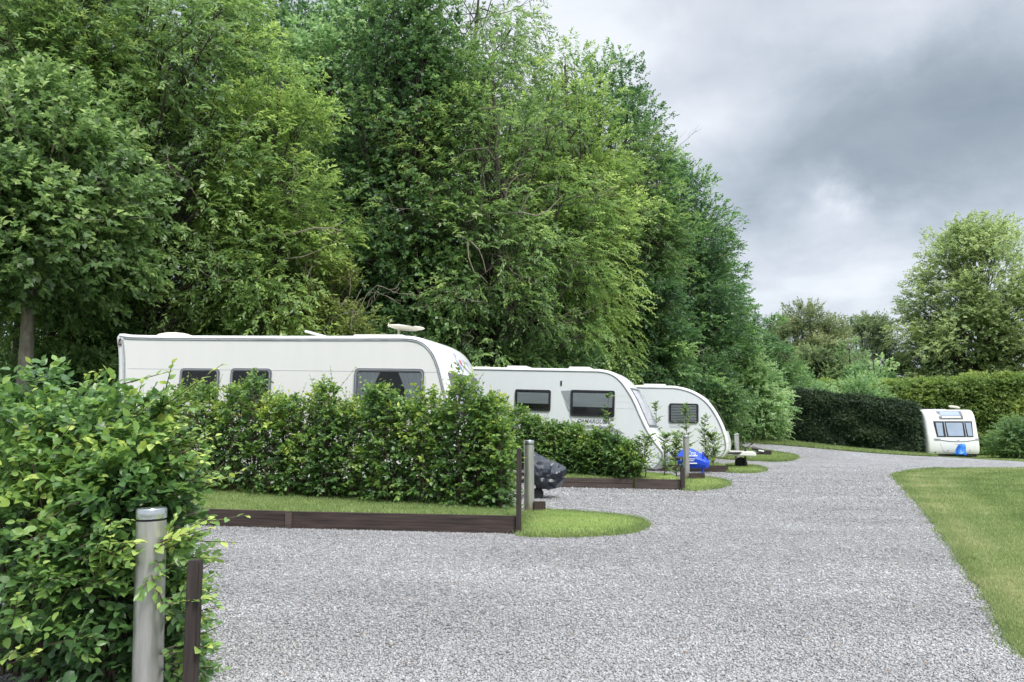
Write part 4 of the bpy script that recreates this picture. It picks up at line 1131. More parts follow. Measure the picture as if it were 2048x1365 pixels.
# ------------------------------------------------------------------ hitch covers
def cover(V_, secs, name, label, mat, wr=.03, grp='covers over the caravan hitches', seed=0.):
    """secs: (px, top py, bottom py, half width) across the drawbar line"""
    yc = V_.W / 2
    mb = MB(); k = 48; n = len(secs)
    S = []
    for px, pt_, pb_, hw in secs:
        x, zt_ = V_.side(px, pt_, yc); _, zb_ = V_.side(px, pb_, yc); S.append((x, zt_, zb_, hw))
    T = np.linspace(0, n - 1, (n - 1) * 7 + 1)
    arr = np.array(S); I = [np.interp(T, range(n), arr[:, c]) for c in range(4)]
    # tent-like section: ridge, sloping shoulders, upright sides, gathered hem
    sec = [(.0, 1.0), (.22, .985), (.85, .66), (1.0, .56), (.98, .25), (.80, .0), (.0, -.03), (-.80, .0), (-.98, .25), (-1.0, .56), (-.85, .66), (-.22, .985)]
    ts = np.linspace(0, len(sec), k + 1)[:-1]; sec = sec + [sec[0]]
    cx_ = np.interp(ts, range(len(sec)), [q[0] for q in sec]); cz_ = np.interp(ts, range(len(sec)), [q[1] for q in sec])
    for x, zt_, zb_, hw in zip(*I):
        for j in range(k):
            yy = hw * cx_[j]; zz = zb_ + (zt_ - zb_) * cz_[j]
            v = Vector((x * 3.4 + zz * 3.0 + seed, yy * 3, zz * 3.4 - x * 1.5))
            d = (abs(noise.noise(v * 1.6)) - .2) * wr * 1.6 + noise.noise(v * 4.1) * wr * .45
            mb.v.append((x + d * .5, yc + yy + d * (1 if cx_[j] > 0 else -1) * min(1, abs(cx_[j]) * 1.5), zz + d * .6 * (1 if cz_[j] > .5 else -1)))
    R_ = len(T)
    for i in range(R_ - 1):
        for j in range(k):
            mb.f.append((i * k + j, i * k + (j + 1) % k, (i + 1) * k + (j + 1) % k, (i + 1) * k + j))
    mb.f.append(tuple(range(k))); mb.f.append(tuple((R_ - 1) * k + j for j in range(k - 1, -1, -1)))
    mb.v = [tuple(V_.Mx @ Vector(v)) for v in mb.v]
    c = sum((Vector(v) for v in mb.v), Vector()) / len(mb.v)
    mb.v = [tuple(Vector(v) - c) for v in mb.v]
    o = mb.build(name, mat, smooth=24); o.location = c
    return tag(o, label, 'hitch cover', grp), c
cover(A, [(1050, 918, 950, .08), (1064, 905, 962, .20), (1082, 911, 975, .26), (1100, 919, 977, .27), (1116, 927, 974, .22), (1126, 932, 960, .14), (1131, 936, 945, .05)],
      'hitch_cover', 'crumpled black plastic cover hanging over a hitch beside the tall bollard', M['black_bag'], .05)
bc, cc = cover(B, [(1356, 903, 930, .10), (1372, 896, 934, .20), (1386, 898, 936, .24), (1400, 907, 936, .23), (1412, 915, 937, .20), (1419, 922, 934, .08)],
      'hitch_cover', 'bright blue cover with white print over a hitch', M['blue_cover'], .007, seed=3)
Rb = Euler((0, 0, -th2)).to_matrix().to_4x4()
def blue_pt(px, py, yy):
    x, z = B.side(px, py, B.W / 2 - yy); return (B.Mx @ Vector((x, B.W / 2 - yy, z))) - cc
for txt, px, py, size in (("'ns", 1379.5, 909.5, .115),):
    p = blue_pt(px, py, .235); text_obj('print', txt, size, M['white_print'], bc, p.x, p.y, p.z, rot=Rb, scx=1.2)
for (pa, pb_, py, h_) in ((1378, 1395, 913, .030), (1379, 1390, 919, .016), (1379, 1388, 922.5, .014), (1378, 1394, 928, .026)):
    a = blue_pt(pa, py, .245); b = blue_pt(pb_, py, .245); d = b - a
    MB().box((0, -.004, 0), (d.length, .004, h_), Matrix.Translation(a) @ Rb).build('print', M['white_print'], bc)
# the far caravan's blue cover hangs down the front
mb = MB()
k = 20
for i, (py, hw, hd, cx) in enumerate([(888, .10, .10, 1917), (890, .17, .16, 1916), (895, .20, .19, 1915.5), (900, .22, .21, 1914), (905, .26, .24, 1913.5), (908, .30, .26, 1912.5), (910.5, .28, .26, 1912)]):
    z = at(1910, py, Yf - .75).z; X = (cx - 1024) / F * (Yf - .75)
    for j in range(k):
        t = 2 * math.pi * j / k; d = 1 + .34 * noise.noise(Vector((math.cos(t) * 2.2, math.sin(t) * 2.2, i * .55)))
        mb.v.append((X + .82 * hw * d * math.cos(t), Yf - .75 + hd * d * math.sin(t), z))
for i in range(6):
    for j in range(k): mb.f.append((i * k + j, i * k + (j + 1) % k, (i + 1) * k + (j + 1) % k, (i + 1) * k + j))
mb.f.append(tuple(range(k - 1, -1, -1))); mb.f.append(tuple(6 * k + j for j in range(k)))
tag(mb.build('hitch_cover', M['light_blue'], smooth=60), 'light blue bag over the hitch of the caravan seen end on', 'hitch cover', 'covers over the caravan hitches')

# ------------------------------------------------------------------ silver car behind the near hedge
CAR = Van('parked_car', 'silver car glimpsed through the leaves of the near beech bush', 'car', (-4.15, 6.9, gz(-4.15, 7.3) - .02), math.radians(6), 0, 1.76)
CAR.r = .16; CAR.bF = .16; CAR.bR = .1
CAR.profile([(-4.2, .28), (-4.28, .6), (-4.2, .98), (-3.95, 1.22), (-3.5, 1.44), (-2.8, 1.52), (-2.0, 1.48), (-1.55, 1.32), (-1.12, 1.02), (-.7, .96), (-.2, .86), (-.02, .72), (.03, .5), (0, .3), (-.12, .22)], 110)
CAR.body('body', M['silver_paint'])
u0, u1 = CAR.u_front(1.43), CAR.u_front(1.06)
CAR.patch('windscreen', u0, u1, .16, CAR.W - .16, .006, M['window_black'], skirt=.02)
for y in (.0, CAR.W):
    s_ = -1 if y == 0 else 1
    MB().prism([(-3.8, 1.0), (-1.3, 1.0), (-1.75, 1.32), (-2.1, 1.41), (-3.3, 1.41), (-3.7, 1.22)], y + s_ * .006, y - s_ * .02).build('side_window', M['window_black'], CAR.root)
for y0, y1 in ((.12, .45), (CAR.W - .45, CAR.W - .12)):
    CAR.patch('headlight', CAR.u_front(.80), CAR.u_front(.64), y0, y1, .008, M['lamp_glass'], ny=6, skirt=.02)
CAR.patch('grille', CAR.u_front(.74), CAR.u_front(.60), .5, CAR.W - .5, .008, M['window_black'], ny=6, skirt=.02)
CAR.patch('bumper', CAR.u_front(.46), CAR.u_front(.32), .25, CAR.W - .25, .008, M['window_black'], ny=6, skirt=.02)
CAR.wheels(-.85, .31); CAR.wheels(-3.45, .31)

# ------------------------------------------------------------------ hedges and saplings
def foliage_obj(name, arrs, mat, parent, rng, hero=True):
    a = [np.concatenate([q[i] for q in arrs]) for i in range(6)]
    if hero:
        V, Fa, rn = hero_leaves(*a, rng)
    else:
        V, Fa, rn = quad_leaves(*a)
    return link(name, fast_mesh(name, V, Fa, {'rnd': rn}, smooth=hero), mat, parent)

def stems(mb, x, y, z0, z1, rng, n=5, r=.013, spread=.28):
    for _ in range(n):
        a = rng.uniform(0, 6.28); s = spread * rng.random() ** .5
        p = [Vector((x + .25 * s * math.cos(a), y + .25 * s * math.sin(a), z0))]
        for q in (.3, .6, .9):
            p.append(Vector((x + s * q * math.cos(a) + rng.normal(0, .03), y + s * q * math.sin(a) + rng.normal(0, .03), z0 + (z1 - z0) * q)))
        mb.tube(p, [r, r * .75, r * .5, r * .25], 5, cap=False)
        for _ in range(4):
            q = rng.uniform(.25, .85); i = min(2, int(q / .3)); b = p[i].lerp(p[i + 1], .5)
            e = b + Vector(rng.normal(0, .17, 3)) + Vector((0, 0, .1))
            mb.tube([b, (b + e) / 2 + Vector((0, 0, .02)), e], [r * .4, r * .3, r * .12], 4, cap=False)

HG = 'beech hedges between the pitches'
# near bush, the end of a hedge that runs out of the picture
rng = np.random.default_rng(3)
root = empty('beech_hedge', (-2.3, 4.6, gz(-2.3, 4.6)), 'near leafy beech bush wrapped round the big bollard', 'hedge', HG)
ox, oy, oz = root.location
cl = []
NEAR = [(-260, 775, 5.6, .36), (-160, 765, 5.4, .36), (-70, 765, 5.1, .34), (0, 770, 4.95, .32), (55, 800, 4.6, .28), (75, 768, 5.0, .28), (120, 815, 4.5, .28), (150, 790, 4.8, .28),
        (185, 765, 4.7, .24), (215, 800, 4.4, .26), (262, 800, 4.5, .25), (290, 830, 4.35, .20), (322, 910, 4.35, .16), (240, 900, 4.25, .22)]
mb = MB()
for px, py, Y, R in NEAR:
    p = at(px, py + 26 + rng.normal(0, 14), Y); g = gz(p.x, Y)
    cl.append((p.x - ox, Y - oy, g + .02 - oz, p.z - oz + rng.normal(0, .04), R * rng.uniform(.85, 1.15), 225, .03))
    stems(mb, p.x - ox, Y - oy, g - oz, p.z - oz - .1, rng, 5, .014, R * .8)
arrs = [clump_foliage(cl, .067, .044, rng, n=7, length=.20, dens=1.0, outer=.25)]
def branch(a, b, Y, tn, k=5, sp=.11):
    pa = at(*a, Y + .15) - Vector((ox, oy, oz)); pb = at(*b, Y) - Vector((ox, oy, oz)); d = pb - pa
    arrs.append(shoot(pa, pb, 12, .064, .042, rng, tn - .06, mb, .006))
    sd = Vector((-d.z, 0, d.x)).normalized()
    for i in range(k):
        q = .2 + .65 * (i + rng.random() * .6) / k; o_ = pa + d * q
        side_ = (1 if i % 2 else -1) * sp * (1.3 - q)
        e_ = o_ + d.normalized() * .12 + sd * side_ + Vector((0, rng.normal(0, .07), rng.normal(0, .03)))
        arrs.append(shoot(o_, e_, 8, .060, .040, rng, tn - .08 + rng.normal(0, .12), mb, .0035))
for a, b, Y, tn in [((270, 900), (410, 868), 4.25, .66), ((270, 920), (430, 895), 4.2, .72), ((280, 950), (425, 925), 4.2, .6), ((290, 980), (440, 950), 4.15, .62), ((280, 850), (380, 800), 4.4, .58), ((260, 1000), (400, 985), 4.15, .5),
                    ((230, 840), (330, 780), 4.4, .62), ((280, 1120), (400, 1070), 3.9, .74), ((290, 1160), (410, 1100), 4.1, .5), ((310, 1220), (425, 1185), 3.85, .55), ((310, 1240), (420, 1230), 3.95, .45), ((310, 1310), (425, 1290), 3.85, .6),
                    ((310, 1340), (430, 1335), 3.9, .5), ((130, 860), (200, 800), 4.45, .64), ((40, 880), (120, 830), 4.4, .6), ((10, 950), (90, 905), 4.3, .62), ((110, 980), (200, 930), 4.15, .66), ((60, 1080), (150, 1050), 4.05, .6),
                    ((150, 1080), (230, 1050), 4.0, .6), ((40, 1180), (130, 1150), 3.95, .5), ((150, 1180), (230, 1160), 3.9, .45), ((100, 1290), (190, 1270), 3.9, .45), ((-20, 1250), (60, 1230), 3.9, .5), ((150, 1120), (250, 1100), 3.9, .78)]:
    branch(a, b, Y, tn)
SH = [((322, 815), (346, 722), 9, .62, 4.35), ((325, 815), (446, 728), 10, .60, 4.35), ((240, 770), (345, 742), 8, .66, 4.5), ((150, 800), (178, 742), 8, .75, 4.6), ((160, 800), (205, 738), 9, .78, 4.6),
      ((20, 815), (8, 752), 6, .6, 4.8), ((40, 820), (84, 748), 7, .68, 4.7), ((90, 830), (108, 770), 6, .55, 4.7), ((60, 850), (140, 790), 8, .7, 4.5),
      ((320, 900), (436, 872), 12, .80, 4.25), ((320, 925), (420, 905), 11, .70, 4.2), ((310, 950), (405, 935), 9, .60, 4.2), ((330, 980), (455, 938), 10, .72, 4.2), ((340, 1000), (494, 940), 11, .72, 4.2), ((320, 960), (430, 968), 9, .55, 4.2),
      ((290, 1100), (420, 1036), 12, .88, 3.86), ((295, 1105), (385, 1060), 10, .85, 3.85), ((300, 1090), (430, 1055), 11, .80, 3.88), ((380, 1050), (498, 1030), 7, .66, 3.95), ((330, 1080), (470, 1085), 8, .6, 3.95),
      ((200, 1090), (290, 1085), 10, .80, 3.85), ((210, 1100), (262, 1130), 8, .75, 3.84), ((190, 1060), (262, 1040), 8, .55, 3.9), ((230, 1120), (282, 1100), 8, .6, 3.85),
      ((300, 1140), (322, 1210), 7, .65, 3.84), ((300, 1150), (275, 1200), 6, .55, 3.84), ((330, 1150), (358, 1118), 6, .5, 3.9), ((315, 1180), (340, 1240), 5, .7, 3.85),
      ((330, 1210), (425, 1195), 10, .66, 3.68), ((330, 1200), (415, 1175), 9, .55, 3.75), ((340, 1230), (440, 1215), 8, .62, 3.8), ((350, 1190), (430, 1150), 8, .45, 3.95),
      ((330, 1310), (432, 1290), 10, .66, 3.7), ((330, 1300), (415, 1270), 9, .6, 3.75), ((330, 1330), (440, 1320), 8, .55, 3.8),
      ((110, 900), (190, 870), 9, .8, 4.2), ((180, 930), (235, 905), 9, .88, 4.15), ((120, 880), (150, 840), 7, .8, 4.2), ((0, 1330), (40, 1290), 9, .8, 3.9), ((20, 1330), (75, 1300), 9, .75, 3.9),
      ((255, 850), (310, 800), 9, .68, 4.3), ((215, 900), (280, 870), 10, .72, 4.2), ((260, 905), (330, 880), 10, .84, 4.15), ((280, 880), (370, 850), 10, .84, 4.2)]
for a, b, n_, tn, Y in SH:
    pa = at(*a, Y + .12); pb = at(*b, Y)
    arrs.append(shoot(pa - Vector((ox, oy, oz)), pb - Vector((ox, oy, oz)), n_, .066, .043, rng, tn, mb, .0045))
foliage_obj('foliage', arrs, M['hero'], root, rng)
mb.build('stems', M['stem'], root, smooth=60)

# hedge in front of the cream caravan
def hedge(spec, label, lL, lW, cnt, seed, dz=.19, shoots=0, depth=.45, tone=0.0, fwd=.8):
    """spec: (px, base py, top py, half width px); depth rows behind the front face"""
    rng = np.random.default_rng(seed)
    g0 = ground(spec[0][0], spec[0][1], dz)
    root = empty('beech_hedge', g0, label, 'hedge', HG)
    mb = MB(); cl = []; arrs = []
    for px, pb_, pt_, hw in spec:
        g = ground(px, pb_, dz); R = hw / F * g.y * rng.uniform(.82, 1.22)
        for row in range(2):
            Y = g.y + R * fwd + row * depth
            t = at(px + rng.normal(0, 4), pt_ + rng.normal(0, 4) + row * 6, Y)
            cl.append((t.x - g0.x, Y - g0.y, g.z - g0.z, t.z - g0.z, R, cnt, tone + rng.normal(0, .04)))
            stems(mb, t.x - g0.x, Y - g0.y, g.z - g0.z - .05, t.z - g0.z - .08, rng, 4, .012, R * .8)
            for _ in range(shoots):
                a = rng.uniform(0, 6.28); q = rng.uniform(.2, .8) * R
                b = Vector((t.x - g0.x + q * math.cos(a), Y - g0.y + q * math.sin(a), t.z - g0.z - .22))
                e = b + Vector((rng.normal(0, .15), rng.normal(0, .10), rng.uniform(.14, .46)))
                arrs.append(shoot(b, e, 8, lL * .85, lW * .85, rng, rng.uniform(.45, .85), mb, .0045))
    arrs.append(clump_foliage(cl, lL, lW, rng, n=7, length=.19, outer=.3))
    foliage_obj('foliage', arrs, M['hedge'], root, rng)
    mb.build('stems', M['stem'], root, smooth=60)
    return root
H1 = [(240, 972, 815, 34), (290, 975, 812, 34), (335, 978, 800, 34), (375, 981, 778, 32), (412, 984, 772, 28), (445, 987, 808, 30), (475, 989, 775, 22), (508, 992, 756, 24), (542, 995, 790, 30), (576, 997, 800, 28),
      (610, 999, 812, 32), (648, 1001, 766, 22), (682, 1003, 806, 32), (716, 1005, 800, 32), (750, 1007, 772, 22), (785, 1009, 790, 28), (818, 1011, 808, 32), (854, 1013, 786, 26),
      (892, 1015, 815, 34), (926, 1017, 758, 22), (956, 1018, 796, 28), (985, 1019, 806, 24), (1003, 1020, 850, 18)]
hedge(H1, 'long thick beech hedge in front of the cream caravan', .070, .046, 165, 21, shoots=4, tone=.06, fwd=1.75)
H2 = [(1000, 942, 800, 28), (1034, 943, 822, 28), (1064, 944, 832, 28), (1092, 944, 842, 26), (1118, 945, 848, 26), (1146, 946, 852, 24), (1174, 947, 870, 24), (1200, 948, 866, 22), (1228, 950, 878, 18), (1254, 952, 886, 20)]
hedge(H2, 'patchy beech hedge in front of the lettered white caravan', .064, .042, 270, 22, dz=.25, shoots=2, depth=.30, tone=.0)

SG = 'young beech saplings along the strips'
def sapling(label, px, pb_, pt_, hw, seed, dz=.19, cnt=70, tone=.04, lL=.074):
    rng = np.random.default_rng(seed)
    g = ground(px, pb_, dz); R = hw / F * g.y; t = at(px, pt_, g.y)
    root = empty('beech_sapling', g, label, 'sapling', SG)
    h = t.z - g.z; mb = MB()
    lean = rng.normal(0, .05, 2)
    pts = [Vector((lean[0] * q * h + .02 * math.sin(7 * q + seed), lean[1] * q * h, h * q)) for q in np.linspace(-.05, .97, 9)]
    mb.tube(pts, [.011 * (1 - .85 * i / 8) + .002 for i in range(9)], 6, cap=False)
    arrs = []
    for i in range(int(cnt * .72)):
        q = rng.uniform(.12, 1.0); a = rng.uniform(0, 6.28); rr = R * (1.15 - .8 * q ** 1.3) * rng.uniform(.4, 1.45)
        j = min(7, int(q * 8)); b = pts[j].lerp(pts[j + 1], q * 8 - j)
        e = b + Vector((rr * math.cos(a), rr * math.sin(a), rr * rng.uniform(.2, .8) + .02))
        arrs.append(shoot(b, e, 9, lL, lL * .64, rng, rng.uniform(.25, .7) + tone, mb, .0035, .05))
    foliage_obj('foliage', arrs, M['hedge'], root, rng)
    mb.build('stem', M['stem'], root, smooth=60)
sapling('tall thin sapling rising before the lettered caravan window', 1222, 946, 786, 20, 31, dz=.25, cnt=60)
sapling('small bushy sapling on a bare stem left of the blue hitch cover', 1290, 952, 868, 34, 32, dz=.25, cnt=80)
sapling('thin sapling between the middle and the rounded caravan', 1312, 929, 798, 22, 34, cnt=65)
sapling('leafy sapling wrapped behind the bollard with the blue cover', 1352, 958, 862, 32, 33, dz=.02, cnt=90)
sapling('upright sapling across the window of the rounded caravan', 1378, 931, 806, 26, 35, cnt=80)
sapling('dense low sapling before the nose of the rounded caravan', 1428, 932, 862, 30, 36, cnt=130)
sapling('sapling beside the curved front of the rounded caravan', 1408, 932, 830, 22, 37, cnt=65)
sapling('bushy sapling at the foot of the middle caravan front', 1328, 950, 868, 22, 38, dz=.25, cnt=55)

# clipped dark hedge, taller pale hedge behind the far caravan
def box_hedge(name, label, a, b, thick, ha, hb, mat, lL, lW, n, seed, droop, rough=.08, core=(.012, .02, .008), flat=(0, 0, 1)):
    rng = np.random.default_rng(seed)
    a = Vector(a); b = Vector(b)
    root = empty(name, (a.x, a.y, gz(a.x, a.y)), label, 'hedge')
    d = (b - a); L = d.length; d.normalize(); nv = Vector((-d.y, d.x))
    if nv.y > 0: nv = -nv      # front normal towards the road
    s = rng.random(n); face = rng.random(n)
    hgt = ha + (hb - ha) * s
    # share of leaves over front, top, ends, back
    u = rng.random(n)
    w = np.zeros(n); zt = np.zeros(n); N0 = np.zeros((n, 3)); ss = s * L
    fr = face < .62; tp = (face >= .62) & (face < .85); en = (face >= .85) & (face < .93); bk = face >= .93
    w[fr] = thick; zt[fr] = u[fr]; N0[fr] = (nv.x, nv.y, .15)
    w[tp] = u[tp] * thick; zt[tp] = 1; N0[tp] = (0, 0, 1)
    e0 = rng.random(n) < .5
    w[en] = rng.random(en.sum()) * thick; zt[en] = u[en]; ss[en] = np.where(e0[en], 0, L); N0[en] = np.where(e0[en], -1, 1)[:, None] * np.array([d.x, d.y, 0])
    w[bk] = 0; zt[bk] = u[bk]; N0[bk] = (-nv.x, -nv.y, .1)
    hgt = ha + (hb - ha) * ss / L
    X = a.x + d.x * ss + nv.x * (w - thick); Y = a.y + d.y * ss + nv.y * (w - thick)
    Zg = GZ(X, Y)
    P = np.stack([X, Y, Zg + .05 + zt * hgt], 1)
    lump = np.array([noise.noise(Vector((p[0] * .9, p[1] * .9, p[2] * 1.3 + seed))) + .5 * noise.noise(Vector(p) * 3.1) for p in P])
    P += N0 * (lump * rough * 2.2 + rng.normal(0, rough * .5, n))[:, None]
    D = N0 * .8 + rng.normal(0, .5, (n, 3)); D[:, 2] += droop
    crn = np.clip(.42 + .35 * lump + rng.normal(0, .12, n) + .12 * (zt - .5), 0, 1)
    P2, D2, N2, L2, W2, r2 = spray(P, D, nrm(N0 + np.array(flat) * .8 + rng.normal(0, .4, (n, 3))), 7, lL * 2.2, lL, lW, rng, crn, .1, jit=.3)
    P2 = P2 - np.array(root.location)
    V, Fa, rn = quad_leaves(P2, D2, N2, L2, W2, r2)
    link('foliage', fast_mesh('foliage', V, Fa, {'rnd': rn}), mat, root)
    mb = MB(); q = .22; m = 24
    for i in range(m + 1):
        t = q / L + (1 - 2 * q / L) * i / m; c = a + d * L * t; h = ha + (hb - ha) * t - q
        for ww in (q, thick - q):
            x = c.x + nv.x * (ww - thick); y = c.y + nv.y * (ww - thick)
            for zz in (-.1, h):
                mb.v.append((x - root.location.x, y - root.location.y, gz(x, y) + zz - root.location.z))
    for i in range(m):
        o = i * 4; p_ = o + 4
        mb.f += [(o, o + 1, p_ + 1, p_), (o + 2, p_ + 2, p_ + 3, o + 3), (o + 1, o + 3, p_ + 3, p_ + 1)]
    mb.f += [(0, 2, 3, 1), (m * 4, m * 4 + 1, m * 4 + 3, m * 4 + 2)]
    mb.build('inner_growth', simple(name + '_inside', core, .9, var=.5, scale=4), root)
    return root
ha = at(1590, 893, 39.8); hb = at(1836, 916, 37.6)
ga, gb = gz(ha.x, 39.8), gz(hb.x, 37.6)
box_hedge('conifer_hedge', 'dark clipped conifer hedge beside the caravan across the road', (ha.x, 39.8), (hb.x, 37.6), 1.3, at(1590, 789, 39.8).z - ga, at(1836, 819, 37.6).z - gb,
          M['conifer'], .13, .035, 26000, 5, .1, .10)
box_hedge('tall_hedge', 'tall pale green hedge behind the caravan seen end on', (17.8, 47.5), (40, 45.0), 1.6, at(1760, 772, 47).z - gz(18, 47), at(2048, 738, 46).z - gz(29, 46),
          M['tallhedge'], .17, .10, 26000, 6, .25, .14, core=(.03, .045, .012))

# ------------------------------------------------------------------ trees
WG = 'trees of the wood behind the caravans'
wt = wood_tree
wt('oak', 'oak_tree', 'dark leaved tree with a thick pale scarred trunk at the left edge of the wood', 40, 170, 15.6, 200, seed=1, nb=125, cb=.44, shape='column', bark='bark_pale', trunk_r=.185, group=WG, hollow=.35, tone=.04)
wt('ash', 'ash_tree', 'wide feathery ash towering above the rear of the cream caravan', 255, -170, 20.5, 330, seed=2, nb=210, cb=.14, shape='dome', group=WG, dead=34, tone=.02)
wt('ash', 'ash_tree', 'feathery ash reaching over the pale scarred trunk', 40, -150, 19.0, 260, seed=22, nb=150, cb=.32, shape='dome', group=WG, dead=14, tone=.06)
wt('ashl', 'ash_tree', 'slender bright green ash standing clear in front of the dark wood', 530, 85, 19.5, 105, seed=3, nb=95, cb=.06, shape='column', group=WG, dead=16, hollow=.3, bare=[(.028, [(540, 475, .5), (592, 466, .85), (630, 456, .95), (664, 457, 1.0), (690, 441, 1.0)]), (.013, [(664, 457, 1.0), (680, 462, 1.0), (697, 458, 1.0)]), (.012, [(640, 456, .96), (655, 466, 1.0), (683, 467, 1.0)]), (.016, [(560, 520, .6), (605, 514, .9), (640, 500, .95), (655, 483, 1.0)]), (.012, [(590, 440, .8), (600, 415, .9), (622, 400, .95)])])
wt('ivy', 'ivy_covered_tree', 'tall tree with its trunk smothered in dark ivy', 800, -60, 23.5, 120, seed=4, nb=170, cb=.03, shape='column', group=WG, dead=8, hollow=.4)
wt('syc', 'sycamore_tree', 'pale leaved sycamore showing beside the ivy covered trunk', 715, -30, 27.0, 135, seed=5, nb=100, cb=.30, shape='round', group=WG)
wt('ash', 'ash_tree', 'thinning ash with many bare grey twigs in its crown', 985, 60, 24.5, 190, seed=6, nb=170, cb=.05, shape='round', group=WG, dead=38, hollow=.4, tone=.02, bare=[(.030, [(915, 470, .9), (940, 482, .98), (958, 500, 1.0), (966, 520, 1.0), (972, 545, 1.0)]), (.022, [(935, 482, .98), (937, 515, 1.0), (948, 545, 1.0), (962, 552, 1.0), (976, 567, 1.0)]), (.03, [(1000, 430, .8), (1040, 425, .95), (1075, 432, 1.0), (1098, 420, 1.0), (1128, 388, 1.0)]), (.02, [(1040, 425, .95), (1055, 395, 1.0), (1080, 375, 1.0), (1112, 368, 1.0)]), (.02, [(1010, 400, .95), (1018, 370, 1.0), (1035, 352, 1.0), (1060, 345, 1.0)]), (.018, [(900, 330, .9), (935, 300, 1.0), (975, 296, 1.0), (990, 320, 1.0)]), (.03, [(955, 220, .85), (1000, 214, .95), (1018, 205, 1.0)]), (.014, [(990, 300, .9), (1000, 255, 1.0), (1003, 215, 1.0)]), (.014, [(960, 420, .9), (970, 380, 1.0), (966, 340, 1.0)])])
wt('ash', 'bare_topped_tree', 'nearly bare tree whose branches show against the sky above the wood', 940, -120, 29.0, 140, seed=16, nb=30, cb=.62, shape='round', group=WG, dead=8, trunk_r=.24)
wt('ashl', 'ash_tree', 'light green ash with a soft pointed crown right of the twiggy ash', 1150, 82, 27.0, 100, seed=7, nb=120, cb=.10, shape='column', group=WG, dead=12, hollow=.3)
wt('beech', 'beech_tree', 'dark tall beech on the skyline right of the light green ash', 1205, 92, 33.0, 140, seed=8, nb=170, cb=.10, shape='dome', group=WG, hollow=.4, lean=(.02, 0))
wt('ash', 'ash_tree', 'half dead ash with pale twigs in front of the dark beech', 1275, 270, 30.0, 80, seed=17, nb=60, cb=.25, shape='round', group=WG, dead=40, hollow=.4, tone=-.04)
wt('beech', 'beech_tree', 'broad dark beech with layered boughs reaching over the road', 1350, 326, 36.0, 132, seed=9, nb=230, cb=.05, shape='round', group=WG, hollow=.4)
wt('beech', 'beech_tree', 'lower dark beech sweeping to the ground behind the rounded caravan', 1250, 480, 30.0, 130, seed=19, nb=110, cb=.02, shape='dome', group=WG, hollow=.4, tone=-.05)
wt('beech', 'hornbeam_tree', 'small fresh green tree of flat layers at the end of the wood', 1515, 590, 44.0, 80, seed=10, nb=90, cb=.05, shape='dome', group=WG, tone=.14)
wt('beech', 'hornbeam_tree', 'low dark tree filling the corner behind the multi stemmed young tree', 1435, 600, 45.5, 95, seed=20, nb=80, cb=.02, shape='dome', group=WG, tone=-.12)
wt('haw', 'hawthorn_bush', 'yellowish green hawthorn behind the roof hatch of the cream caravan', 640, 520, 20.0, 85, seed=11, nb=60, cb=.05, shape='dome', group=WG, cat='bush', dead=10, hollow=.35)
# dark trees deeper in the wood
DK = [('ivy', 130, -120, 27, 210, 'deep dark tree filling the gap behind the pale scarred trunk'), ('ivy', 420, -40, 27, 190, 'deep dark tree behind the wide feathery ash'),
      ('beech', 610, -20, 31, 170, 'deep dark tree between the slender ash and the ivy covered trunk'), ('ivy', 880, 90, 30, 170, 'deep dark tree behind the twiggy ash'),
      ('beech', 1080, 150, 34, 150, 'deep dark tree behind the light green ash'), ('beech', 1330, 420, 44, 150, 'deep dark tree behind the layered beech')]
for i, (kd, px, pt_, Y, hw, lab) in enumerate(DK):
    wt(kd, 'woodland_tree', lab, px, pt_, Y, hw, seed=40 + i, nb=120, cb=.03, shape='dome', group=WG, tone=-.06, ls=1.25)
# understorey shrubs along the foot of the wood
US = [(95, 700, 16.9, 55, 'low shrub at the foot of the pale scarred trunk'), (165, 712, 16.8, 45, 'low shrub between the pale scarred trunk and the cream caravan'), (222, 668, 18.6, 50, 'shrub close behind the rear corner of the cream caravan'), (330, 640, 21.5, 95, 'dark shrub showing over the rear roof dome of the cream caravan'), (470, 630, 20.0, 90, 'dark shrub behind the middle of the cream caravan roof'),
      (720, 620, 21.5, 95, 'dark shrub behind the flying saucer aerial'), (860, 640, 22.5, 95, 'dark shrub over the front shoulder of the cream caravan'), (960, 610, 24.0, 100, 'dark shrub over the rear roof of the middle caravan'),
      (1090, 590, 25.5, 95, 'dark shrub behind the roof lights of the middle caravan'), (1190, 650, 27.0, 70, 'dark shrub over the sloping front of the middle caravan'), (1300, 690, 29.0, 60, 'brownish shrub over the roof of the rounded caravan'),
      (1400, 700, 33.0, 70, 'dark shrub behind the curved nose of the rounded caravan')]
for i, (px, pt_, Y, hw, lab) in enumerate(US):
    wt('shrub', 'woodland_shrub', lab, px, pt_, Y, hw, seed=60 + i, nb=48, cb=.02, shape='dome', group='shrubs along the foot of the wood', cat='shrub', tone=.30 if i < 3 else -.03, hollow=.5)
# far side of the road
FG = 'trees beyond the far road'
wt('young', 'young_tree', 'multi stemmed young tree on the verge behind the farthest bollard', 1508, 684, 37.0, 54, seed=12, nb=85, cb=.10, shape='cone', group=FG, multi=4, trunk_r=.11, hollow=.3, tone=.16)
wt('olive', 'far_tree', 'olive green tree just past the end of the wood', 1612, 612, 60.0, 80, seed=13, nb=130, cb=.10, shape='round', group=FG)
wt('brown', 'far_tree', 'bronze tinted tree on the skyline left of the big maple', 1735, 632, 63.0, 78, seed=14, nb=130, cb=.10, shape='round', group=FG)
wt('brown', 'far_shrub', 'brownish shrub below the olive green tree', 1635, 705, 53.0, 58, seed=24, nb=80, cb=.02, shape='dome', group=FG, cat='shrub')
wt('young', 'far_shrub', 'bright green bush between the bronze tree and the conifer hedge', 1705, 682, 52.0, 50, seed=25, nb=55, cb=.02, shape='dome', group=FG, cat='shrub', hollow=.3)
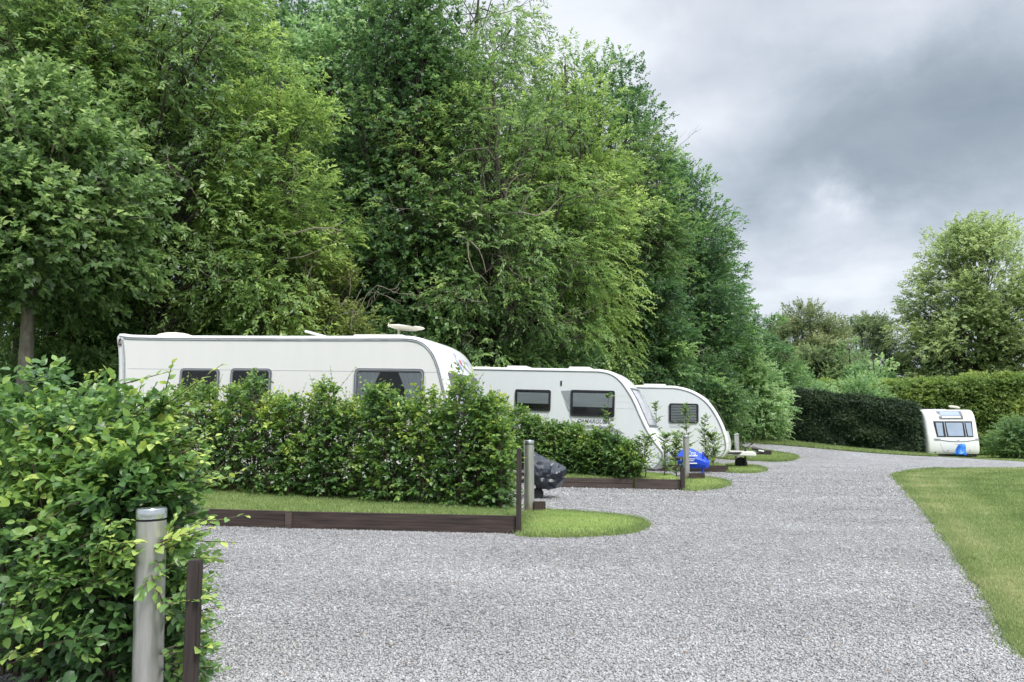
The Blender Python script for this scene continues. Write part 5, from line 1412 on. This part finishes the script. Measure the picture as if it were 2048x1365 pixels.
wt('syc', 'far_shrub', 'bluish green bush left of the tall pale hedge', 1755, 700, 50.0, 48, seed=26, nb=50, cb=.02, shape='dome', group=FG, cat='shrub', tone=-.12)
wt('young', 'far_shrub', 'low green bush above the left end of the conifer hedge', 1610, 752, 46.0, 70, seed=27, nb=50, cb=.02, shape='dome', group=FG, cat='shrub', tone=-.08)
wt('young', 'far_shrub', 'low green bush above the middle of the conifer hedge', 1720, 757, 46.0, 70, seed=28, nb=50, cb=.02, shape='dome', group=FG, cat='shrub', tone=-.03)
wt('maple', 'maple_tree', 'big airy maple rising over the pale hedge at the right edge', 1976, 432, 56.0, 124, seed=15, nb=290, cb=.06, shape='round', group=FG, trunk_r=.28, hollow=.5, tone=.22)
wt('maple', 'maple_tree', 'lower spreading maple left of the big airy maple', 1862, 640, 58.0, 52, seed=29, nb=45, cb=.05, shape='dome', group=FG, tone=-.08)
wt('shrub', 'elder_shrub', 'dusky shrub by the right edge before the pale hedge', 2040, 842, 42.0, 48, seed=30, nb=55, cb=.0, shape='dome', group=FG, cat='shrub', tone=.18)
print('LEAVES', LEAFCOUNT, 'verge', [round(v, 1) for v in vy], 'lawn', round(EY[-1], 1))

# ------------------------------------------------------------------ sky, sun, camera
SUN_AZ, SUN_EL = math.radians(150), math.radians(52)
w = bpy.data.worlds.new('World'); sc.world = w; w.use_nodes = True
nt = w.node_tree; nt.nodes.clear()
out = nt.nodes.new('ShaderNodeOutputWorld'); bg = nt.nodes.new('ShaderNodeBackground')
sky = nd(nt, 'ShaderNodeTexSky', sky_type='NISHITA', sun_disc=False, sun_elevation=SUN_EL, sun_rotation=SUN_AZ)
tc = nd(nt, 'ShaderNodeTexCoord')
L = nt.links.new
def math_(op, a, b=None, clamp=False):
    n_ = nd(nt, 'ShaderNodeMath', operation=op); n_.use_clamp = clamp
    for i, v in enumerate((a, b)):
        if v is None: continue
        if isinstance(v, (int, float)): n_.inputs[i].default_value = v
        else: L(v, n_.inputs[i])
    return n_.outputs[0]
sep = nd(nt, 'ShaderNodeSeparateXYZ'); L(tc.outputs['Generated'], sep.inputs[0])
zc = math_('ADD', math_('MAXIMUM', sep.outputs['Z'], 0.0), .22)
cb = nd(nt, 'ShaderNodeCombineXYZ')
L(math_('DIVIDE', sep.outputs['X'], zc), cb.inputs[0]); L(math_('DIVIDE', sep.outputs['Y'], zc), cb.inputs[1]); cb.inputs[2].default_value = 3.3
n1 = nd(nt, 'ShaderNodeTexNoise', i_Scale=1.15, i_Detail=7.0, i_Roughness=.5, i_Distortion=.25); L(cb.outputs[0], n1.inputs['Vector'])
n2 = nd(nt, 'ShaderNodeTexNoise', i_Scale=3.4, i_Detail=8.0, i_Roughness=.55, i_Distortion=.3); L(cb.outputs[0], n2.inputs['Vector'])
base = math_('ADD', math_('MULTIPLY', math_('SUBTRACT', n1.outputs[0], .5), .75), math_('MULTIPLY', math_('SUBTRACT', n2.outputs[0], .5), .62))
# cloud banks with ragged edges: brighter and darker parts of the overcast
nw = nd(nt, 'ShaderNodeTexNoise', i_Scale=7.0, i_Detail=6.0, i_Roughness=.6); L(tc.outputs['Generated'], nw.inputs['Vector'])
vw = nd(nt, 'ShaderNodeVectorMath', operation='SUBTRACT'); L(nw.outputs['Color'], vw.inputs[0]); vw.inputs[1].default_value = (.5, .5, .5)
vs = nd(nt, 'ShaderNodeVectorMath', operation='SCALE'); L(vw.outputs[0], vs.inputs[0]); vs.inputs['Scale'].default_value = .13
va = nd(nt, 'ShaderNodeVectorMath', operation='ADD'); L(tc.outputs['Generated'], va.inputs[0]); L(vs.outputs[0], va.inputs[1])
def bank(px, py, r, amp, stretch=(1, 1, 1), soft=0.0):
    d = (at(px, py, 10) - Vector((0, 0, EYE))).normalized()
    s_ = nd(nt, 'ShaderNodeVectorMath', operation='SUBTRACT'); L(va.outputs[0], s_.inputs[0]); s_.inputs[1].default_value = d
    m_ = nd(nt, 'ShaderNodeVectorMath', operation='MULTIPLY'); L(s_.outputs[0], m_.inputs[0]); m_.inputs[1].default_value = stretch
    l_ = nd(nt, 'ShaderNodeVectorMath', operation='LENGTH'); L(m_.outputs[0], l_.inputs[0])
    mr = nd(nt, 'ShaderNodeMapRange', interpolation_type='SMOOTHSTEP'); L(l_.outputs['Value'], mr.inputs[0])
    mr.inputs[1].default_value = r * soft; mr.inputs[2].default_value = r; mr.inputs[3].default_value = amp; mr.inputs[4].default_value = 0
    return mr.outputs[0]
tot = base
for args in [(1850, 230, .32, -.56, (1, 1, 2.3)), (2030, 340, .18, -.16, (1, 1, 1.6)), (1560, 400, .13, -.16, (1, 1, 1.3)), (1650, 395, .075, .34, (1, 1, 1.2)), (1690, 390, .035, .30, (1, 1, 1)),
             (1430, 260, .14, .20, (1, 1, 1.6)), (1180, 60, .25, .26, (1, 1, 1.4)), (1680, 570, .34, .32, (1, 1, 3.0)), (1900, 10, .14, .14, (1, 1, 1.8)), (1000, 20, .25, .30, (1, 1, 1)), (1400, 150, .12, -.10, (1, 1, 2.5))]:
    tot = math_('ADD', tot, bank(*args))
cr = ramp(nt, [(0.0, (.185, .222, .258)), (.25, (.250, .290, .330)), (.5, (.345, .382, .432)), (.8, (.470, .500, .545)), (1.0, (.60, .625, .655))])
L(math_('ADD', math_('MULTIPLY', tot, 1.0), .60, True), cr.inputs[0])
# an overcast sky grows brighter towards the zenith
zen = nd(nt, 'ShaderNodeMapRange'); L(sep.outputs['Z'], zen.inputs[0]); zen.inputs[1].default_value = .50; zen.inputs[2].default_value = .95; zen.inputs[3].default_value = 1.0; zen.inputs[4].default_value = 4.8
ms = nd(nt, 'ShaderNodeVectorMath', operation='SCALE'); L(cr.outputs[0], ms.inputs[0]); L(zen.outputs[0], ms.inputs['Scale'])
sk = nd(nt, 'ShaderNodeVectorMath', operation='SCALE'); L(sky.outputs[0], sk.inputs[0]); sk.inputs['Scale'].default_value = .012
ad = nd(nt, 'ShaderNodeVectorMath', operation='ADD'); L(ms.outputs[0], ad.inputs[0]); L(sk.outputs[0], ad.inputs[1])
L(ad.outputs[0], bg.inputs[0]); bg.inputs[1].default_value = 1.0
L(bg.outputs[0], out.inputs[0])

sl = bpy.data.lights.new('sun', 'SUN'); sl.energy = 2.5; sl.angle = math.radians(14); sl.color = (1, .965, .91)
so = bpy.data.objects.new('sun', sl); COL.objects.link(so)
sd_ = Vector((math.sin(SUN_AZ) * math.cos(SUN_EL), math.cos(SUN_AZ) * math.cos(SUN_EL), math.sin(SUN_EL)))
so.rotation_euler = (-sd_).to_track_quat('-Z', 'Y').to_euler(); so.location = (20, -20, 40)

cam = bpy.data.cameras.new('camera'); co = bpy.data.objects.new('camera', cam); COL.objects.link(co)
cam.sensor_width = 36; cam.lens = F / 2048 * 36; cam.clip_start = .05; cam.clip_end = 2000
co.location = (0, 0, EYE); co.rotation_euler = (math.pi / 2 + PITCH, 0, 0)
sc.camera = co
sc.view_settings.view_transform = 'Standard'; sc.view_settings.look = 'None'; sc.view_settings.exposure = 0.55; sc.view_settings.gamma = 1
sc.view_settings.use_curve_mapping = False
cy = sc.cycles
cy.max_bounces = 8; cy.diffuse_bounces = 6; cy.glossy_bounces = 3; cy.transmission_bounces = 4; cy.transparent_max_bounces = 8
cy.use_adaptive_sampling = True; cy.adaptive_threshold = .02
cy.use_denoising = True; cy.denoiser = 'OPENIMAGEDENOISE'; cy.denoising_input_passes = 'RGB_ALBEDO_NORMAL'; cy.denoising_prefilter = 'ACCURATE'
cy.sample_clamp_indirect = 6
